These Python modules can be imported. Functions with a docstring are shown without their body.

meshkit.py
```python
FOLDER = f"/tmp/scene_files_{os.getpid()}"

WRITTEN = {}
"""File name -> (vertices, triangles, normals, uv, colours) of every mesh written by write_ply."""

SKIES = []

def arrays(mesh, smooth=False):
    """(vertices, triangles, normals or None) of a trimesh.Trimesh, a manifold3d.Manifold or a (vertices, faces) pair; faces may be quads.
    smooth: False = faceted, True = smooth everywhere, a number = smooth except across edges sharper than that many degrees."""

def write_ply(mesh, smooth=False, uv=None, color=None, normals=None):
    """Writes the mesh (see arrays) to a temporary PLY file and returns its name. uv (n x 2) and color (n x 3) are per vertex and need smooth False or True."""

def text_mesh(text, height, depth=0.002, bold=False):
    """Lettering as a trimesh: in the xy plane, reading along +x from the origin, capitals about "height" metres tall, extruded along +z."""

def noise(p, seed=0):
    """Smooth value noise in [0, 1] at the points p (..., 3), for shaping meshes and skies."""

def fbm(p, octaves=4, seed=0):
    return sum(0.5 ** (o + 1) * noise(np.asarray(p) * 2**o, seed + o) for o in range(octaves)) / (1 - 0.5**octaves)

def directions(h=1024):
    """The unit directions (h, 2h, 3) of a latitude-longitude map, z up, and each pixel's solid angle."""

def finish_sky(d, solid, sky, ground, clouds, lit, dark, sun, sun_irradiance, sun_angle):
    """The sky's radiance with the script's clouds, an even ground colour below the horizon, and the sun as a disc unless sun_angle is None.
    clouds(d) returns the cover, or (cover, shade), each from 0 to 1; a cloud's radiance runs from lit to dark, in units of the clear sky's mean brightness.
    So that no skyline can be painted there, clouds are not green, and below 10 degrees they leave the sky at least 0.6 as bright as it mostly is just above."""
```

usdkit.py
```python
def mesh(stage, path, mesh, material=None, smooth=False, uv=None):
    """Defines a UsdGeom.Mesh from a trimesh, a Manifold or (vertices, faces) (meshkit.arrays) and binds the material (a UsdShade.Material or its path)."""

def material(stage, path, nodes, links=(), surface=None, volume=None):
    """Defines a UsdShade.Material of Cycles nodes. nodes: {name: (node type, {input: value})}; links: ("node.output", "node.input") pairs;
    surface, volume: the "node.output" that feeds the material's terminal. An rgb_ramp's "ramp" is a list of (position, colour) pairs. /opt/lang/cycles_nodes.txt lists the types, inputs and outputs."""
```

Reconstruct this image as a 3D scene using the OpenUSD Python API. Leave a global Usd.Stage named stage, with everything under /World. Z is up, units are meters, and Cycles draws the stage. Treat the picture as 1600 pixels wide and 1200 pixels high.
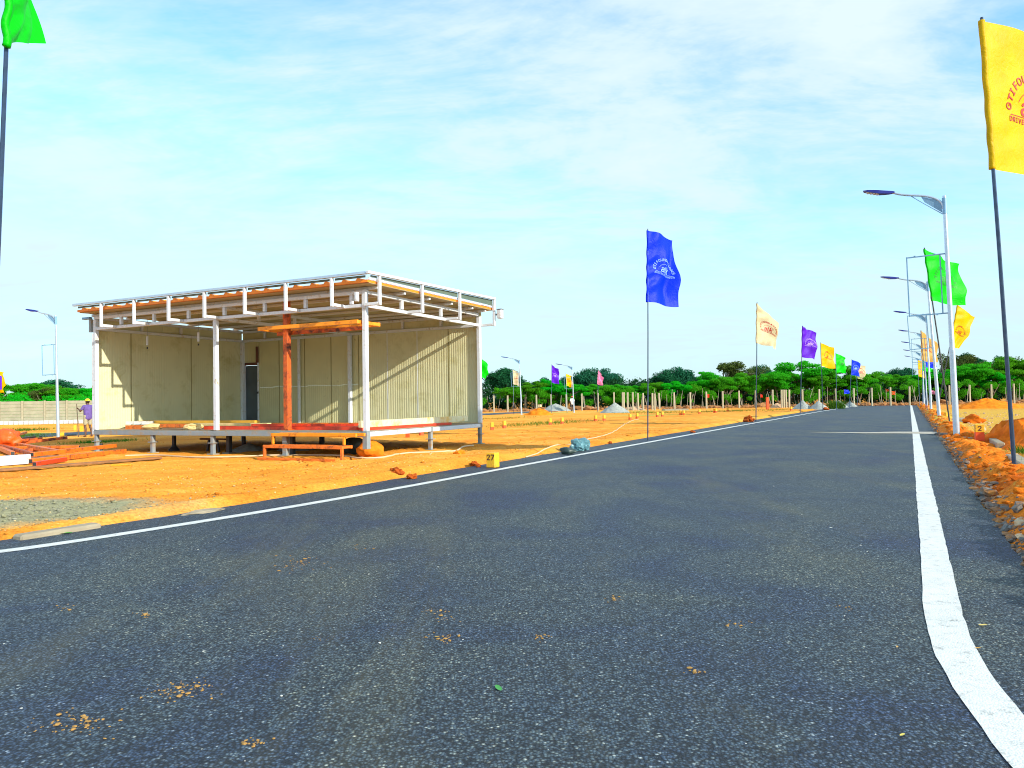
import math, random
import numpy as np, trimesh, manifold3d as m3
from shapely.geometry import Polygon
import usdkit, meshkit
from pxr import Usd, UsdGeom, UsdLux, UsdShade, Gf, Sdf

# ------------------------------------------------------------------ stage, camera, sky, sun
stage = Usd.Stage.CreateInMemory()
UsdGeom.SetStageUpAxis(stage, UsdGeom.Tokens.z); UsdGeom.SetStageMetersPerUnit(stage, 1)
UsdGeom.Xform.Define(stage, '/World'); UsdGeom.Scope.Define(stage, '/World/Looks')

FOC, PITCH, ROLL, EYE = 1150.0, 0.0223, -0.0159, 1.35
EXPOSURE = 0.32
SUN_EL, SUN_AZ = math.radians(23.5), math.radians(131.5)     # azimuth = atan2(x, y) of the direction towards the sun
SUN_I, SKY_S = 1.25, 0.15

cp, sp, cr, sr = math.cos(PITCH), math.sin(PITCH), math.cos(ROLL), math.sin(ROLL)
FW = np.array([0, cp, sp]); U0 = np.array([0, -sp, cp]); R0 = np.array([1.0, 0, 0])
RT = cr * R0 + sr * U0; UP = -sr * R0 + cr * U0
CAM = np.array([0, 0, EYE])
cam = UsdGeom.Camera.Define(stage, '/World/camera')
cam.AddTransformOp().Set(Gf.Matrix4d(*RT, 0, *UP, 0, *(-FW), 0, *CAM, 1))
cam.CreateHorizontalApertureAttr(36.0); cam.CreateVerticalApertureAttr(27.0)
cam.CreateFocalLengthAttr(36.0 * FOC / 1600); cam.CreateClippingRangeAttr(Gf.Vec2f(0.05, 3000))
cam.CreateExposureAttr(EXPOSURE)

SUN = np.array([math.sin(SUN_AZ) * math.cos(SUN_EL), math.cos(SUN_AZ) * math.cos(SUN_EL), math.sin(SUN_EL)])
def basis(z):
    z = z / np.linalg.norm(z); x = np.cross([0, 0, 1.0], z); x /= np.linalg.norm(x)
    return x, np.cross(z, x), z
sun = UsdLux.DistantLight.Define(stage, '/World/sun_light')
bx_, by_, bz_ = basis(SUN)
sun.AddTransformOp().Set(Gf.Matrix4d(*bx_, 0, *by_, 0, *bz_, 0, 0, 0, 0, 1))
sun.CreateIntensityAttr(SUN_I); sun.CreateAngleAttr(0.53); sun.CreateColorAttr(Gf.Vec3f(1.0, 0.93, 0.80))
sun.CreateNormalizeAttr(True)

sky = UsdLux.DomeLight.Define(stage, '/World/sky')
skymat = usdkit.material(stage, '/World/Looks/sky', {
    "sk": ("sky_texture", {"sky_type": "single_scattering", "sun_disc": False, "sun_elevation": SUN_EL, "sun_rotation": SUN_AZ, "air_density": 1.0, "aerosol_density": 1.0}),
    "tint": ("mix", {"mix_type": "multiply", "fac": 1.0, "color2": (1.05, 1.75, 2.2)}),
    "tc": ("texture_coordinate", {}), "sep": ("separate_xyz", {}),
    "zp": ("math", {"math_type": "add", "value2": 0.20}), "zm": ("math", {"math_type": "maximum", "value2": 0.05}),
    "dx": ("math", {"math_type": "divide"}), "dy": ("math", {"math_type": "divide"}), "cv": ("combine_xyz", {"z": 0.3}),
    "mp": ("mapping", {"rotation": (0, 0, 0.5), "scale": (1.0, 1.9, 1.0)}),
    "n1": ("noise_texture", {"scale": 1.15, "detail": 9.0, "roughness": 0.62, "distortion": 0.55}),
    "n2": ("noise_texture", {"scale": 4.5, "detail": 8.0, "roughness": 0.65, "distortion": 0.3}),
    "nm": ("mix_float", {"fac": 0.28}),
    "r1": ("rgb_ramp", {"ramp": [(0.0, (0.05,) * 3), (0.38, (0.12,) * 3), (0.47, (0.45,) * 3), (0.55, (0.82,) * 3), (0.64, (1.0,) * 3), (1.0, (1.0,) * 3)]}),
    "hz": ("map_range", {"from_min": 0.0, "from_max": 0.34, "to_min": 0.92, "to_max": 0.0, "clamp": True}),
    "cl": ("mix", {"color2": (4.35, 5.25, 5.5)}), "hm": ("mix", {"color2": (3.7, 4.95, 5.3)}),
    "bg": ("background_shader", {"strength": SKY_S})},
    [("sk.color", "tint.color1"), ("tc.generated", "sep.vector"), ("sep.z", "zm.value1"), ("zm.value", "zp.value1"),
     ("sep.x", "dx.value1"), ("zp.value", "dx.value2"), ("sep.y", "dy.value1"), ("zp.value", "dy.value2"),
     ("dx.value", "cv.x"), ("dy.value", "cv.y"), ("cv.vector", "mp.vector"), ("mp.vector", "n1.vector"), ("mp.vector", "n2.vector"),
     ("n1.fac", "nm.a"), ("n2.fac", "nm.b"), ("nm.result", "r1.fac"), ("sep.z", "hz.value"),
     ("r1.color", "cl.fac"), ("tint.color", "cl.color1"), ("cl.color", "hm.color1"), ("hz.result", "hm.fac"), ("hm.color", "bg.color")], surface="bg.background")
UsdShade.MaterialBindingAPI.Apply(sky.GetPrim()).Bind(skymat)

# ------------------------------------------------------------------ helpers
rng = np.random.default_rng(7); random.seed(7)
def ray(x, y): return FW + RT * (x - 800) / FOC + UP * (600 - y) / FOC
def at(x, y, z=0.0):                                  # the point of the level z seen at a pixel of the 1600 x 1200 photograph
    d = ray(x, y); return CAM + d * (z - EYE) / d[2]
def far(x, y, Y):                                     # the point Y metres ahead
    d = ray(x, y); return CAM + d * Y / d[1]
RA = math.radians(28.3)                               # the road's bearing
E2 = np.array([math.sin(RA), math.cos(RA), 0]); E1 = np.array([math.cos(RA), -math.sin(RA), 0])
def rd(s, t, z=0.0): return E2 * s + E1 * t + np.array([0, 0, z])     # along the road, to its right
def st(p): p = np.asarray(p); return p[..., :3] @ E2, p[..., :3] @ E1

count = {}
def path_for(name, parent):
    base = parent.GetPath().pathString if parent is not None else '/World'
    key = (base, name); n = count.get(key, 0); count[key] = n + 1
    return f"{base}/{name}" + (f"_{n:03d}" if n else "")
def tag(p, label=None, category=None, group=None, kind=None):
    for k, v in (("label", label), ("category", category), ("group", group), ("kind", kind)):
        if v: p.SetCustomDataByKey(k, v)
    return p
def obj(name, mesh, mat, parent=None, smooth=False, **kw):
    m = usdkit.mesh(stage, path_for(name, parent), mesh, mat, smooth=smooth).GetPrim()
    return tag(m, **kw) if kw else m
def thing(name, label, cat, loc=(0, 0, 0), rz=0.0, group=None, scale=None):
    x = UsdGeom.Xform.Define(stage, path_for(name, None))
    x.AddTranslateOp().Set(Gf.Vec3d(*map(float, loc))); x.AddRotateZOp().Set(float(rz))
    if scale is not None: x.AddScaleOp().Set(Gf.Vec3f(*map(float, scale)))
    return tag(x.GetPrim(), label, cat, group)
def dup(root, name, label, cat, loc, rz=0.0, group=None, scale=None):
    r = thing(name, label, cat, loc, rz, group, scale)
    r.GetReferences().AddInternalReference(root.GetPath()); r.SetInstanceable(True)
    return r

def box(x0, x1, y0, y1, z0, z1):
    b = trimesh.creation.box((x1 - x0, y1 - y0, z1 - z0)); b.apply_translation(((x0 + x1) / 2, (y0 + y1) / 2, (z0 + z1) / 2)); return b
def cbox(x0, x1, y0, y1, z0, z1, c=0.008):            # box with chamfered edges
    pts = []
    for x in (x0, x1):
        for y in (y0, y1):
            for z in (z0, z1):
                sx, sy, sz = (c if x == x0 else -c), (c if y == y0 else -c), (c if z == z0 else -c)
                pts += [(x + sx, y + sy, z), (x + sx, y, z + sz), (x, y + sy, z + sz)]
    return trimesh.convex.convex_hull(np.array(pts))
def cat(ms): return trimesh.util.concatenate(ms)
def beam(p, q, w, h, c=0.006):                        # rectangular bar from p to q
    p, q = np.asarray(p, float), np.asarray(q, float); d = q - p; L = np.linalg.norm(d); d = d / L
    a = np.array([0, 0, 1.0]) if abs(d[2]) < 0.95 else np.array([1.0, 0, 0])
    sx = np.cross(d, a); sx /= np.linalg.norm(sx); sz = np.cross(sx, d)
    b = cbox(-w / 2, w / 2, 0, L, -h / 2, h / 2, min(c, w / 5, h / 5)) if c else box(-w / 2, w / 2, 0, L, -h / 2, h / 2)
    T = np.eye(4); T[:3, 0], T[:3, 1], T[:3, 2], T[:3, 3] = sx, d, sz, p
    b.apply_transform(T); return b
def tube(pts, rad, n=8, cap=True):
    pts = np.asarray(pts, float); rad = np.broadcast_to(rad, len(pts)); V, Fc = [], []
    ref = np.array([0.31, 0.17, 0.93])
    for i, p in enumerate(pts):
        d = pts[min(i + 1, len(pts) - 1)] - pts[max(i - 1, 0)]; d = d / (np.linalg.norm(d) + 1e-9)
        r = ref if abs(d @ ref) < 0.9 else np.array([1.0, 0, 0])
        x = np.cross(d, r); x /= np.linalg.norm(x); y = np.cross(d, x)
        a = np.arange(n) / n * 2 * np.pi
        V.append(p + rad[i] * (np.cos(a)[:, None] * x + np.sin(a)[:, None] * y))
    for i in range(len(pts) - 1):
        for k in range(n):
            a, b, c, d = i * n + k, i * n + (k + 1) % n, (i + 1) * n + (k + 1) % n, (i + 1) * n + k
            Fc += [(a, b, c), (a, c, d)]
    V = np.vstack(V)
    if cap:
        V = np.vstack([V, pts[0], pts[-1]]); i0 = len(V) - 2; o = (len(pts) - 1) * n
        for k in range(n): Fc += [(i0, (k + 1) % n, k), (i0 + 1, o + k, o + (k + 1) % n)]
    m = trimesh.Trimesh(V, Fc, process=False); return m
def smoothline(pts, n=60):
    from scipy.interpolate import CubicSpline
    pts = np.asarray(pts, float); d = np.r_[0, np.cumsum(np.linalg.norm(np.diff(pts, axis=0), axis=1))]
    return CubicSpline(d, pts)(np.linspace(0, d[-1], n))
def grid(P):                                          # P (n, m, 3) to a mesh
    n, m = P.shape[:2]; i = np.arange(n * m).reshape(n, m)
    q = np.stack([i[:-1, :-1], i[1:, :-1], i[1:, 1:], i[:-1, 1:]], -1).reshape(-1, 4)
    return P.reshape(-1, 3), q
ico1 = trimesh.creation.icosphere(1); ico0 = trimesh.creation.icosphere(0)
def lump(r, seed, flat=0.7, sub=1, rough=0.35):
    b = trimesh.creation.icosphere(sub); v = b.vertices.copy()
    k = 1 + rough * (meshkit.fbm(v * 1.7 + 40 * seed, 3, seed) - 0.5) * 2
    b.vertices = v * k[:, None] * np.array([r, r, r * flat]); return b

# ------------------------------------------------------------------ materials
def mat(name, nodes, links, surface="p.BSDF"): return usdkit.material(stage, '/World/Looks/' + name, nodes, links, surface=surface)
def plain(name, col, rough=0.55, metal=0.0, var=0.18, scale=3.0, bump=0.0, bscale=60.0, dirt=None, dirt_amt=0.0, dscale=1.5, spec=0.5):
    """A colour with soft uneven tone, optional dirt in patches and fine relief."""
    c = np.array(col)
    n = {"g": ("texture_coordinate", {}), "n": ("noise_texture", {"scale": scale, "detail": 6.0, "roughness": 0.6}),
         "r": ("rgb_ramp", {"ramp": [(0.3, tuple(c * (1 - var))), (0.7, tuple(np.minimum(c * (1 + var), 1)))]}),
         "p": ("principled_bsdf", {"roughness": rough, "metallic": metal, "specular_ior_level": spec})}
    l = [("g.object", "n.vector"), ("n.fac", "r.fac")]; out = "r.color"
    if dirt is not None:
        n["dn"] = ("noise_texture", {"scale": dscale, "detail": 9.0, "roughness": 0.7, "distortion": 0.4})
        n["dr"] = ("rgb_ramp", {"ramp": [(0.58 - 0.25 * dirt_amt, (0,) * 3), (0.72 - 0.15 * dirt_amt, (1,) * 3)]})
        n["dm"] = ("mix", {"color2": dirt}); l += [("g.object", "dn.vector"), ("dn.fac", "dr.fac"), ("dr.color", "dm.fac"), (out, "dm.color1")]; out = "dm.color"
    l.append((out, "p.base_color"))
    if bump:
        n["bn"] = ("noise_texture", {"scale": bscale, "detail": 4.0}); n["b"] = ("bump", {"strength": bump, "distance": 0.01})
        l += [("g.object", "bn.vector"), ("bn.fac", "b.height"), ("b.normal", "p.normal")]
    return mat(name, n, l)

GALV = plain('galvanised_steel', (0.50, 0.60, 0.70), 0.36, 0.6, 0.10, 6)
WHITE_STEEL = plain('white_painted_steel', (0.64, 0.68, 0.73), 0.42, 0, 0.06, 5, dirt=(0.45, 0.36, 0.24), dirt_amt=0.12, dscale=5)
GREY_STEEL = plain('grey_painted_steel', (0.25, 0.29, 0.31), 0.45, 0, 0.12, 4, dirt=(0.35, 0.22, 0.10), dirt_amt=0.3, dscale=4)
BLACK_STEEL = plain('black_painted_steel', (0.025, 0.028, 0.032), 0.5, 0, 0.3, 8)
POLE_DARK = plain('dark_flag_pole', (0.035, 0.06, 0.11), 0.35, 0.4, 0.25, 7)
NAVY = plain('navy_lamp_housing', (0.012, 0.02, 0.22), 0.35, 0, 0.2, 8)
BLUE_PLATE = plain('blue_grey_plate', (0.18, 0.36, 0.55), 0.45, 0.1, 0.12, 8)
LENS = plain('lamp_lens', (0.75, 0.78, 0.8), 0.2, 0, 0.05, 8)
ORANGE_STEEL = plain('orange_primer_steel', (0.78, 0.17, 0.012), 0.5, 0, 0.18, 5, dirt=(0.18, 0.05, 0.02), dirt_amt=0.35, dscale=7)
RED_STEEL = plain('red_primer_steel', (0.72, 0.05, 0.012), 0.45, 0, 0.2, 4, dirt=(0.25, 0.04, 0.02), dirt_amt=0.3, dscale=5)
RUST_STEEL = plain('rusty_orange_steel', (0.70, 0.12, 0.01), 0.6, 0, 0.25, 4, dirt=(0.08, 0.02, 0.01), dirt_amt=0.6, dscale=4)
ROOF_ORANGE = plain('orange_roof_sheet', (0.92, 0.25, 0.006), 0.5, 0, 0.12, 3, dirt=(0.60, 0.13, 0.01), dirt_amt=0.15, dscale=6)
CEIL = plain('beige_ceiling_sheet', (0.44, 0.37, 0.18), 0.6, 0, 0.12, 2, dirt=(0.34, 0.27, 0.13), dirt_amt=0.3, dscale=2)
PANEL = plain('cream_wall_panel', (0.62, 0.60, 0.36), 0.5, 0, 0.05, 1.2, dirt=(0.48, 0.45, 0.21), dirt_amt=0.25, dscale=1.4)
PANEL_WORN = plain('worn_cream_wall_panel', (0.58, 0.55, 0.30), 0.5, 0, 0.08, 1.2, dirt=(0.14, 0.12, 0.05), dirt_amt=-0.28, dscale=5)
DOOR_DARK = plain('dark_door', (0.07, 0.09, 0.10), 0.45, 0, 0.2, 2)
AMBER = plain('amber_painted_steel', (0.90, 0.30, 0.006), 0.5, 0, 0.12, 5, dirt=(0.45, 0.10, 0.01), dirt_amt=0.2, dscale=6)
BROWN = plain('brown_steel', (0.12, 0.04, 0.02), 0.6, 0, 0.3, 6)
PARAPET = plain('green_grey_sheet', (0.10, 0.14, 0.10), 0.4, 0, 0.2, 1.2)
DECK = plain('grey_deck_board', (0.28, 0.25, 0.19), 0.7, 0, 0.2, 3, dirt=(0.4, 0.2, 0.06), dirt_amt=0.4)
TIMBER = plain('pale_timber', (0.72, 0.52, 0.22), 0.65, 0, 0.2, 6)
CREAM_TUBE = plain('cream_box_section', (0.75, 0.68, 0.42), 0.5, 0, 0.1, 4, dirt=(0.72, 0.42, 0.06), dirt_amt=0.4, dscale=2.5)
YELLOW_PAINT = plain('yellow_marker_paint', (0.80, 0.42, 0.01), 0.6, 0, 0.15, 9, dirt=(0.6, 0.22, 0.03), dirt_amt=0.3, dscale=8)
REDOR_PAINT = plain('red_marker_paint', (0.75, 0.08, 0.01), 0.6, 0, 0.15, 9)
WHITE_PAINT = plain('white_block_paint', (0.60, 0.60, 0.58), 0.7, 0, 0.07, 5, dirt=(0.6, 0.42, 0.2), dirt_amt=0.2, dscale=6)
CONC = plain('grey_concrete', (0.30, 0.25, 0.17), 0.85, 0, 0.16, 4, 0.4, 50, dirt=(0.36, 0.30, 0.20), dirt_amt=0.4, dscale=3)
CONC_WALL = plain('wall_concrete', (0.34, 0.32, 0.22), 0.85, 0, 0.12, 2, 0.3, 40, dirt=(0.27, 0.25, 0.17), dirt_amt=0.35, dscale=1.2)
CONC_POST = plain('post_concrete', (0.37, 0.33, 0.22), 0.85, 0, 0.14, 6, 0.3, 40)
DARK_INK = plain('black_lettering', (0.10, 0.02, 0.01), 0.6)
GRAVEL = plain('gravel_grey', (0.30, 0.32, 0.29), 0.9, 0, 0.35, 9, 1.0, 25)
STONE = plain('edge_stone', (0.13, 0.125, 0.115), 0.9, 0, 0.6, 12, 0.6, 90, dirt=(0.45, 0.17, 0.02), dirt_amt=0.45, dscale=5)
RUBBLE = plain('pink_rubble', (0.52, 0.33, 0.19), 0.9, 0, 0.35, 6)
SOIL_ORANGE = plain('orange_soil_heap', (0.74, 0.20, 0.012), 0.95, 0, 0.3, 3, 1.0, 14, spec=0.1)
SOIL_RED = plain('red_soil_heap', (0.62, 0.135, 0.008), 0.95, 0, 0.35, 3, 1.0, 14, spec=0.1)
SOIL_DARK = plain('red_brown_soil_clod', (0.34, 0.07, 0.01), 0.95, 0, 0.4, 9, 0.6, 30, spec=0.1)
TARP = plain('orange_tarpaulin', (0.80, 0.10, 0.008), 0.5, 0, 0.25, 4, 0.8, 14)
BAG_TEAL = plain('teal_plastic_bag', (0.10, 0.24, 0.28), 0.35, 0, 0.35, 9, 0.8, 20)
BAG_DARK = plain('dark_green_plastic', (0.03, 0.05, 0.045), 0.35, 0, 0.4, 6, 1.0, 18)
HOSE = plain('cream_hose', (0.66, 0.48, 0.28), 0.5, 0, 0.1, 6)
TRUNK = plain('tree_bark', (0.16, 0.12, 0.08), 0.9, 0, 0.35, 6, 0.8, 30)
TRUNK_PALE = plain('pale_tree_bark', (0.34, 0.29, 0.21), 0.9, 0, 0.3, 6, 0.8, 30)
SKIN = plain('dark_skin', (0.12, 0.055, 0.03), 0.6, 0, 0.1)
HAIRM = plain('black_hair', (0.01, 0.009, 0.008), 0.6)
SHIRT_P = plain('purple_shirt', (0.13, 0.08, 0.30), 0.8, 0, 0.2, 12)
SHORTS = plain('khaki_shorts', (0.38, 0.34, 0.22), 0.85, 0, 0.2, 12)
SHIRT_W = plain('white_shirt', (0.72, 0.72, 0.70), 0.85, 0, 0.1, 12)
TROUSER = plain('dark_trousers', (0.05, 0.045, 0.05), 0.85, 0, 0.2, 12)
HELMET_Y = plain('yellow_helmet', (0.85, 0.50, 0.01), 0.3)
HELMET_R = plain('red_helmet', (0.70, 0.06, 0.02), 0.35)
WOOD_DARK = plain('dark_wood_stick', (0.12, 0.08, 0.05), 0.7)
BROWN_BOARD = plain('brown_board', (0.26, 0.11, 0.035), 0.7, 0, 0.3, 5)

def leafmat(name, dark, mid, light, trans=0.3):
    m_ = tuple(np.array(mid)); n = {
        "g": ("geometry", {}), "oi": ("object_info", {}),
        "r": ("rgb_ramp", {"ramp": [(0.0, dark), (0.5, m_), (1.0, light)]}),
        "hv": ("hsv", {"saturation": 1.0}), "vm": ("map_range", {"from_min": 0, "from_max": 1, "to_min": 0.78, "to_max": 1.2}),
        "hm": ("map_range", {"from_min": 0, "from_max": 1, "to_min": 0.475, "to_max": 0.52}),
        "p": ("principled_bsdf", {"roughness": 0.6, "specular_ior_level": 0.1}), "t": ("translucent_bsdf", {}), "mx": ("mix_closure", {"fac": trans})}
    return mat(name, n, [("g.random_per_island", "r.fac"), ("r.color", "hv.color"), ("oi.random", "vm.value"), ("vm.result", "hv.value"),
                         ("oi.random", "hm.value"), ("hm.result", "hv.hue"),
                         ("hv.color", "p.base_color"), ("hv.color", "t.color"), ("p.BSDF", "mx.closure1"), ("t.BSDF", "mx.closure2")], "mx.closure")
LEAF_BRIGHT = leafmat('bright_green_leaves', (0.055, 0.42, 0.010), (0.12, 0.64, 0.014), (0.26, 0.78, 0.02), 0.55)
LEAF_DARK = leafmat('dark_green_leaves', (0.016, 0.13, 0.06), (0.035, 0.22, 0.10), (0.07, 0.32, 0.13), 0.3)
LEAF_OLIVE = leafmat('olive_leaves', (0.07, 0.11, 0.02), (0.13, 0.18, 0.05), (0.24, 0.24, 0.07), 0.3)
LEAF_UNDER = leafmat('undergrowth_leaves', (0.012, 0.07, 0.02), (0.028, 0.15, 0.03), (0.07, 0.28, 0.04), 0.3)
GRASS = leafmat('grass_blades', (0.06, 0.16, 0.01), (0.12, 0.24, 0.01), (0.25, 0.28, 0.03), 0.3)

def clothmat(name, col, trans=0.35):
    c = np.array(col)
    return mat(name, {"tc": ("texture_coordinate", {}), "n": ("noise_texture", {"scale": 2.2, "detail": 3.0}),
        "r": ("rgb_ramp", {"ramp": [(0.3, tuple(c * 0.88)), (0.7, tuple(np.minimum(c * 1.06, 0.95)))]}),
        "w": ("noise_texture", {"scale": 6.0, "detail": 5.0, "distortion": 1.4}), "b": ("bump", {"strength": 0.6, "distance": 0.03}),
        "p": ("principled_bsdf", {"roughness": 0.5, "specular_ior_level": 0.22}), "t": ("translucent_bsdf", {}), "mx": ("mix_closure", {"fac": trans})},
        [("tc.object", "n.vector"), ("n.fac", "r.fac"), ("r.color", "p.base_color"), ("r.color", "t.color"), ("tc.object", "w.vector"), ("w.fac", "b.height"),
         ("b.normal", "p.normal"), ("p.BSDF", "mx.closure1"), ("t.BSDF", "mx.closure2")], "mx.closure")
CLOTH = {'yellow': clothmat('yellow_flag_cloth', (0.80, 0.54, 0.0)), 'gold': clothmat('golden_flag_cloth', (0.90, 0.50, 0.0)),
         'green': clothmat('green_flag_cloth', (0.0, 0.66, 0.005)), 'blue': clothmat('blue_flag_cloth', (0.0, 0.035, 0.85)),
         'violet': clothmat('violet_flag_cloth', (0.12, 0.01, 0.62)), 'cream': clothmat('cream_flag_cloth', (0.72, 0.60, 0.36)),
         'tan': clothmat('tan_flag_cloth', (0.66, 0.40, 0.10)), 'pink': clothmat('pink_flag_cloth', (0.85, 0.25, 0.45)), 'red': clothmat('red_flag_cloth', (0.75, 0.03, 0.01)), 'orange': clothmat('orange_flag_cloth', (0.85, 0.10, 0.01))}
INK = {'red': plain('red_flag_print', (0.42, 0.006, 0.004)), 'lightblue': plain('pale_blue_flag_print', (0.25, 0.45, 0.85)),
       'lilac': plain('lilac_flag_print', (0.55, 0.35, 0.85)), 'darkgreen': plain('dark_green_flag_print', (0.02, 0.22, 0.03))}

# asphalt, road paint, ground
ASPHALT = mat('asphalt', {
    "tc": ("texture_coordinate", {}),
    "v": ("voronoi_texture", {"scale": 74.0}), "v2": ("voronoi_texture", {"scale": 230.0}),
    "sep": ("separate_color", {}), "gr": ("rgb_ramp", {"ramp": [(0.0, (0.017, 0.028, 0.044)), (0.45, (0.046, 0.073, 0.107)), (0.80, (0.088, 0.128, 0.16)), (0.965, (0.15, 0.185, 0.19)), (1.0, (0.42, 0.45, 0.42))]}),
    "big": ("noise_texture", {"scale": 0.55, "detail": 5.0, "roughness": 0.6, "distortion": 0.6}), "br": ("rgb_ramp", {"ramp": [(0.34, (0.50, 0.62, 1.05)), (0.47, (0.88, 0.95, 1.02)), (0.64, (1.5, 1.36, 1.05))]}),
    "m1": ("mix", {"mix_type": "multiply", "fac": 1.0}), "gap": ("rgb_ramp", {"ramp": [(0.0, (1.5,) * 3), (0.32, (1.15,) * 3), (0.5, (0.45,) * 3), (0.7, (0.08,) * 3)]}), "m0": ("mix", {"mix_type": "multiply", "fac": 0.9}),
    "map": ("mapping", {"rotation": (0, 0, RA), "scale": (1.0, 0.22, 1.0)}),
    "du": ("noise_texture", {"scale": 0.9, "detail": 9.0, "roughness": 0.72, "distortion": 0.5}), "dr": ("rgb_ramp", {"ramp": [(0.52, (0,) * 3), (0.62, (0.14,) * 3), (0.78, (0.55,) * 3)]}),
    "m2": ("mix", {"color2": (0.19, 0.165, 0.06)}),
    "sp": ("noise_texture", {"scale": 3.4, "detail": 9.0, "roughness": 0.78}), "sr": ("rgb_ramp", {"ramp": [(0.715, (0,) * 3), (0.75, (0.75,) * 3)]}),
    "m3": ("mix", {"color2": (0.42, 0.21, 0.035)}),
    "h": ("math", {"math_type": "multiply_add", "value2": 0.5}), "b": ("bump", {"strength": 0.9, "distance": 0.010, "invert": True}),
    "p": ("principled_bsdf", {"roughness": 0.62, "specular_ior_level": 0.5})},
    [("tc.object", "v.vector"), ("tc.object", "v2.vector"), ("v.color", "sep.color"), ("sep.r", "gr.fac"),
     ("tc.object", "big.vector"), ("big.fac", "br.fac"), ("gr.color", "m0.color1"), ("v.distance", "gap.fac"), ("gap.color", "m0.color2"), ("m0.color", "m1.color1"), ("br.color", "m1.color2"),
     ("tc.object", "map.vector"), ("map.vector", "du.vector"), ("du.fac", "dr.fac"), ("dr.color", "m2.fac"), ("m1.color", "m2.color1"),
     ("tc.object", "sp.vector"), ("sp.fac", "sr.fac"), ("sr.color", "m3.fac"), ("m2.color", "m3.color1"),
     ("v2.distance", "h.value1"), ("v.distance", "h.value3"), ("h.value", "b.height"), ("b.normal", "p.normal"), ("m3.color", "p.base_color")])
ROADPAINT = mat('road_paint', {
    "tc": ("texture_coordinate", {}), "v": ("voronoi_texture", {"scale": 95.0}),
    "n": ("noise_texture", {"scale": 11.0, "detail": 10.0, "roughness": 0.82}), "r": ("rgb_ramp", {"ramp": [(0.46, (0.72, 0.72, 0.69)), (0.57, (0.62, 0.62, 0.58)), (0.625, (0.36, 0.35, 0.33)), (0.68, (0.10, 0.10, 0.10))]}),
    "n2": ("noise_texture", {"scale": 2.5, "detail": 5.0}), "r2": ("rgb_ramp", {"ramp": [(0.3, (0.90, 0.91, 0.90)), (0.7, (1, 1, 1))]}), "mm": ("mix", {"mix_type": "multiply", "fac": 1.0}),
    "b": ("bump", {"strength": 0.3, "distance": 0.006, "invert": True}), "p": ("principled_bsdf", {"roughness": 0.6})},
    [("tc.object", "v.vector"), ("tc.object", "n.vector"), ("n.fac", "r.fac"), ("tc.object", "n2.vector"), ("n2.fac", "r2.fac"), ("r.color", "mm.color1"), ("r2.color", "mm.color2"),
     ("v.distance", "b.height"), ("b.normal", "p.normal"), ("mm.color", "p.base_color")])

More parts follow.
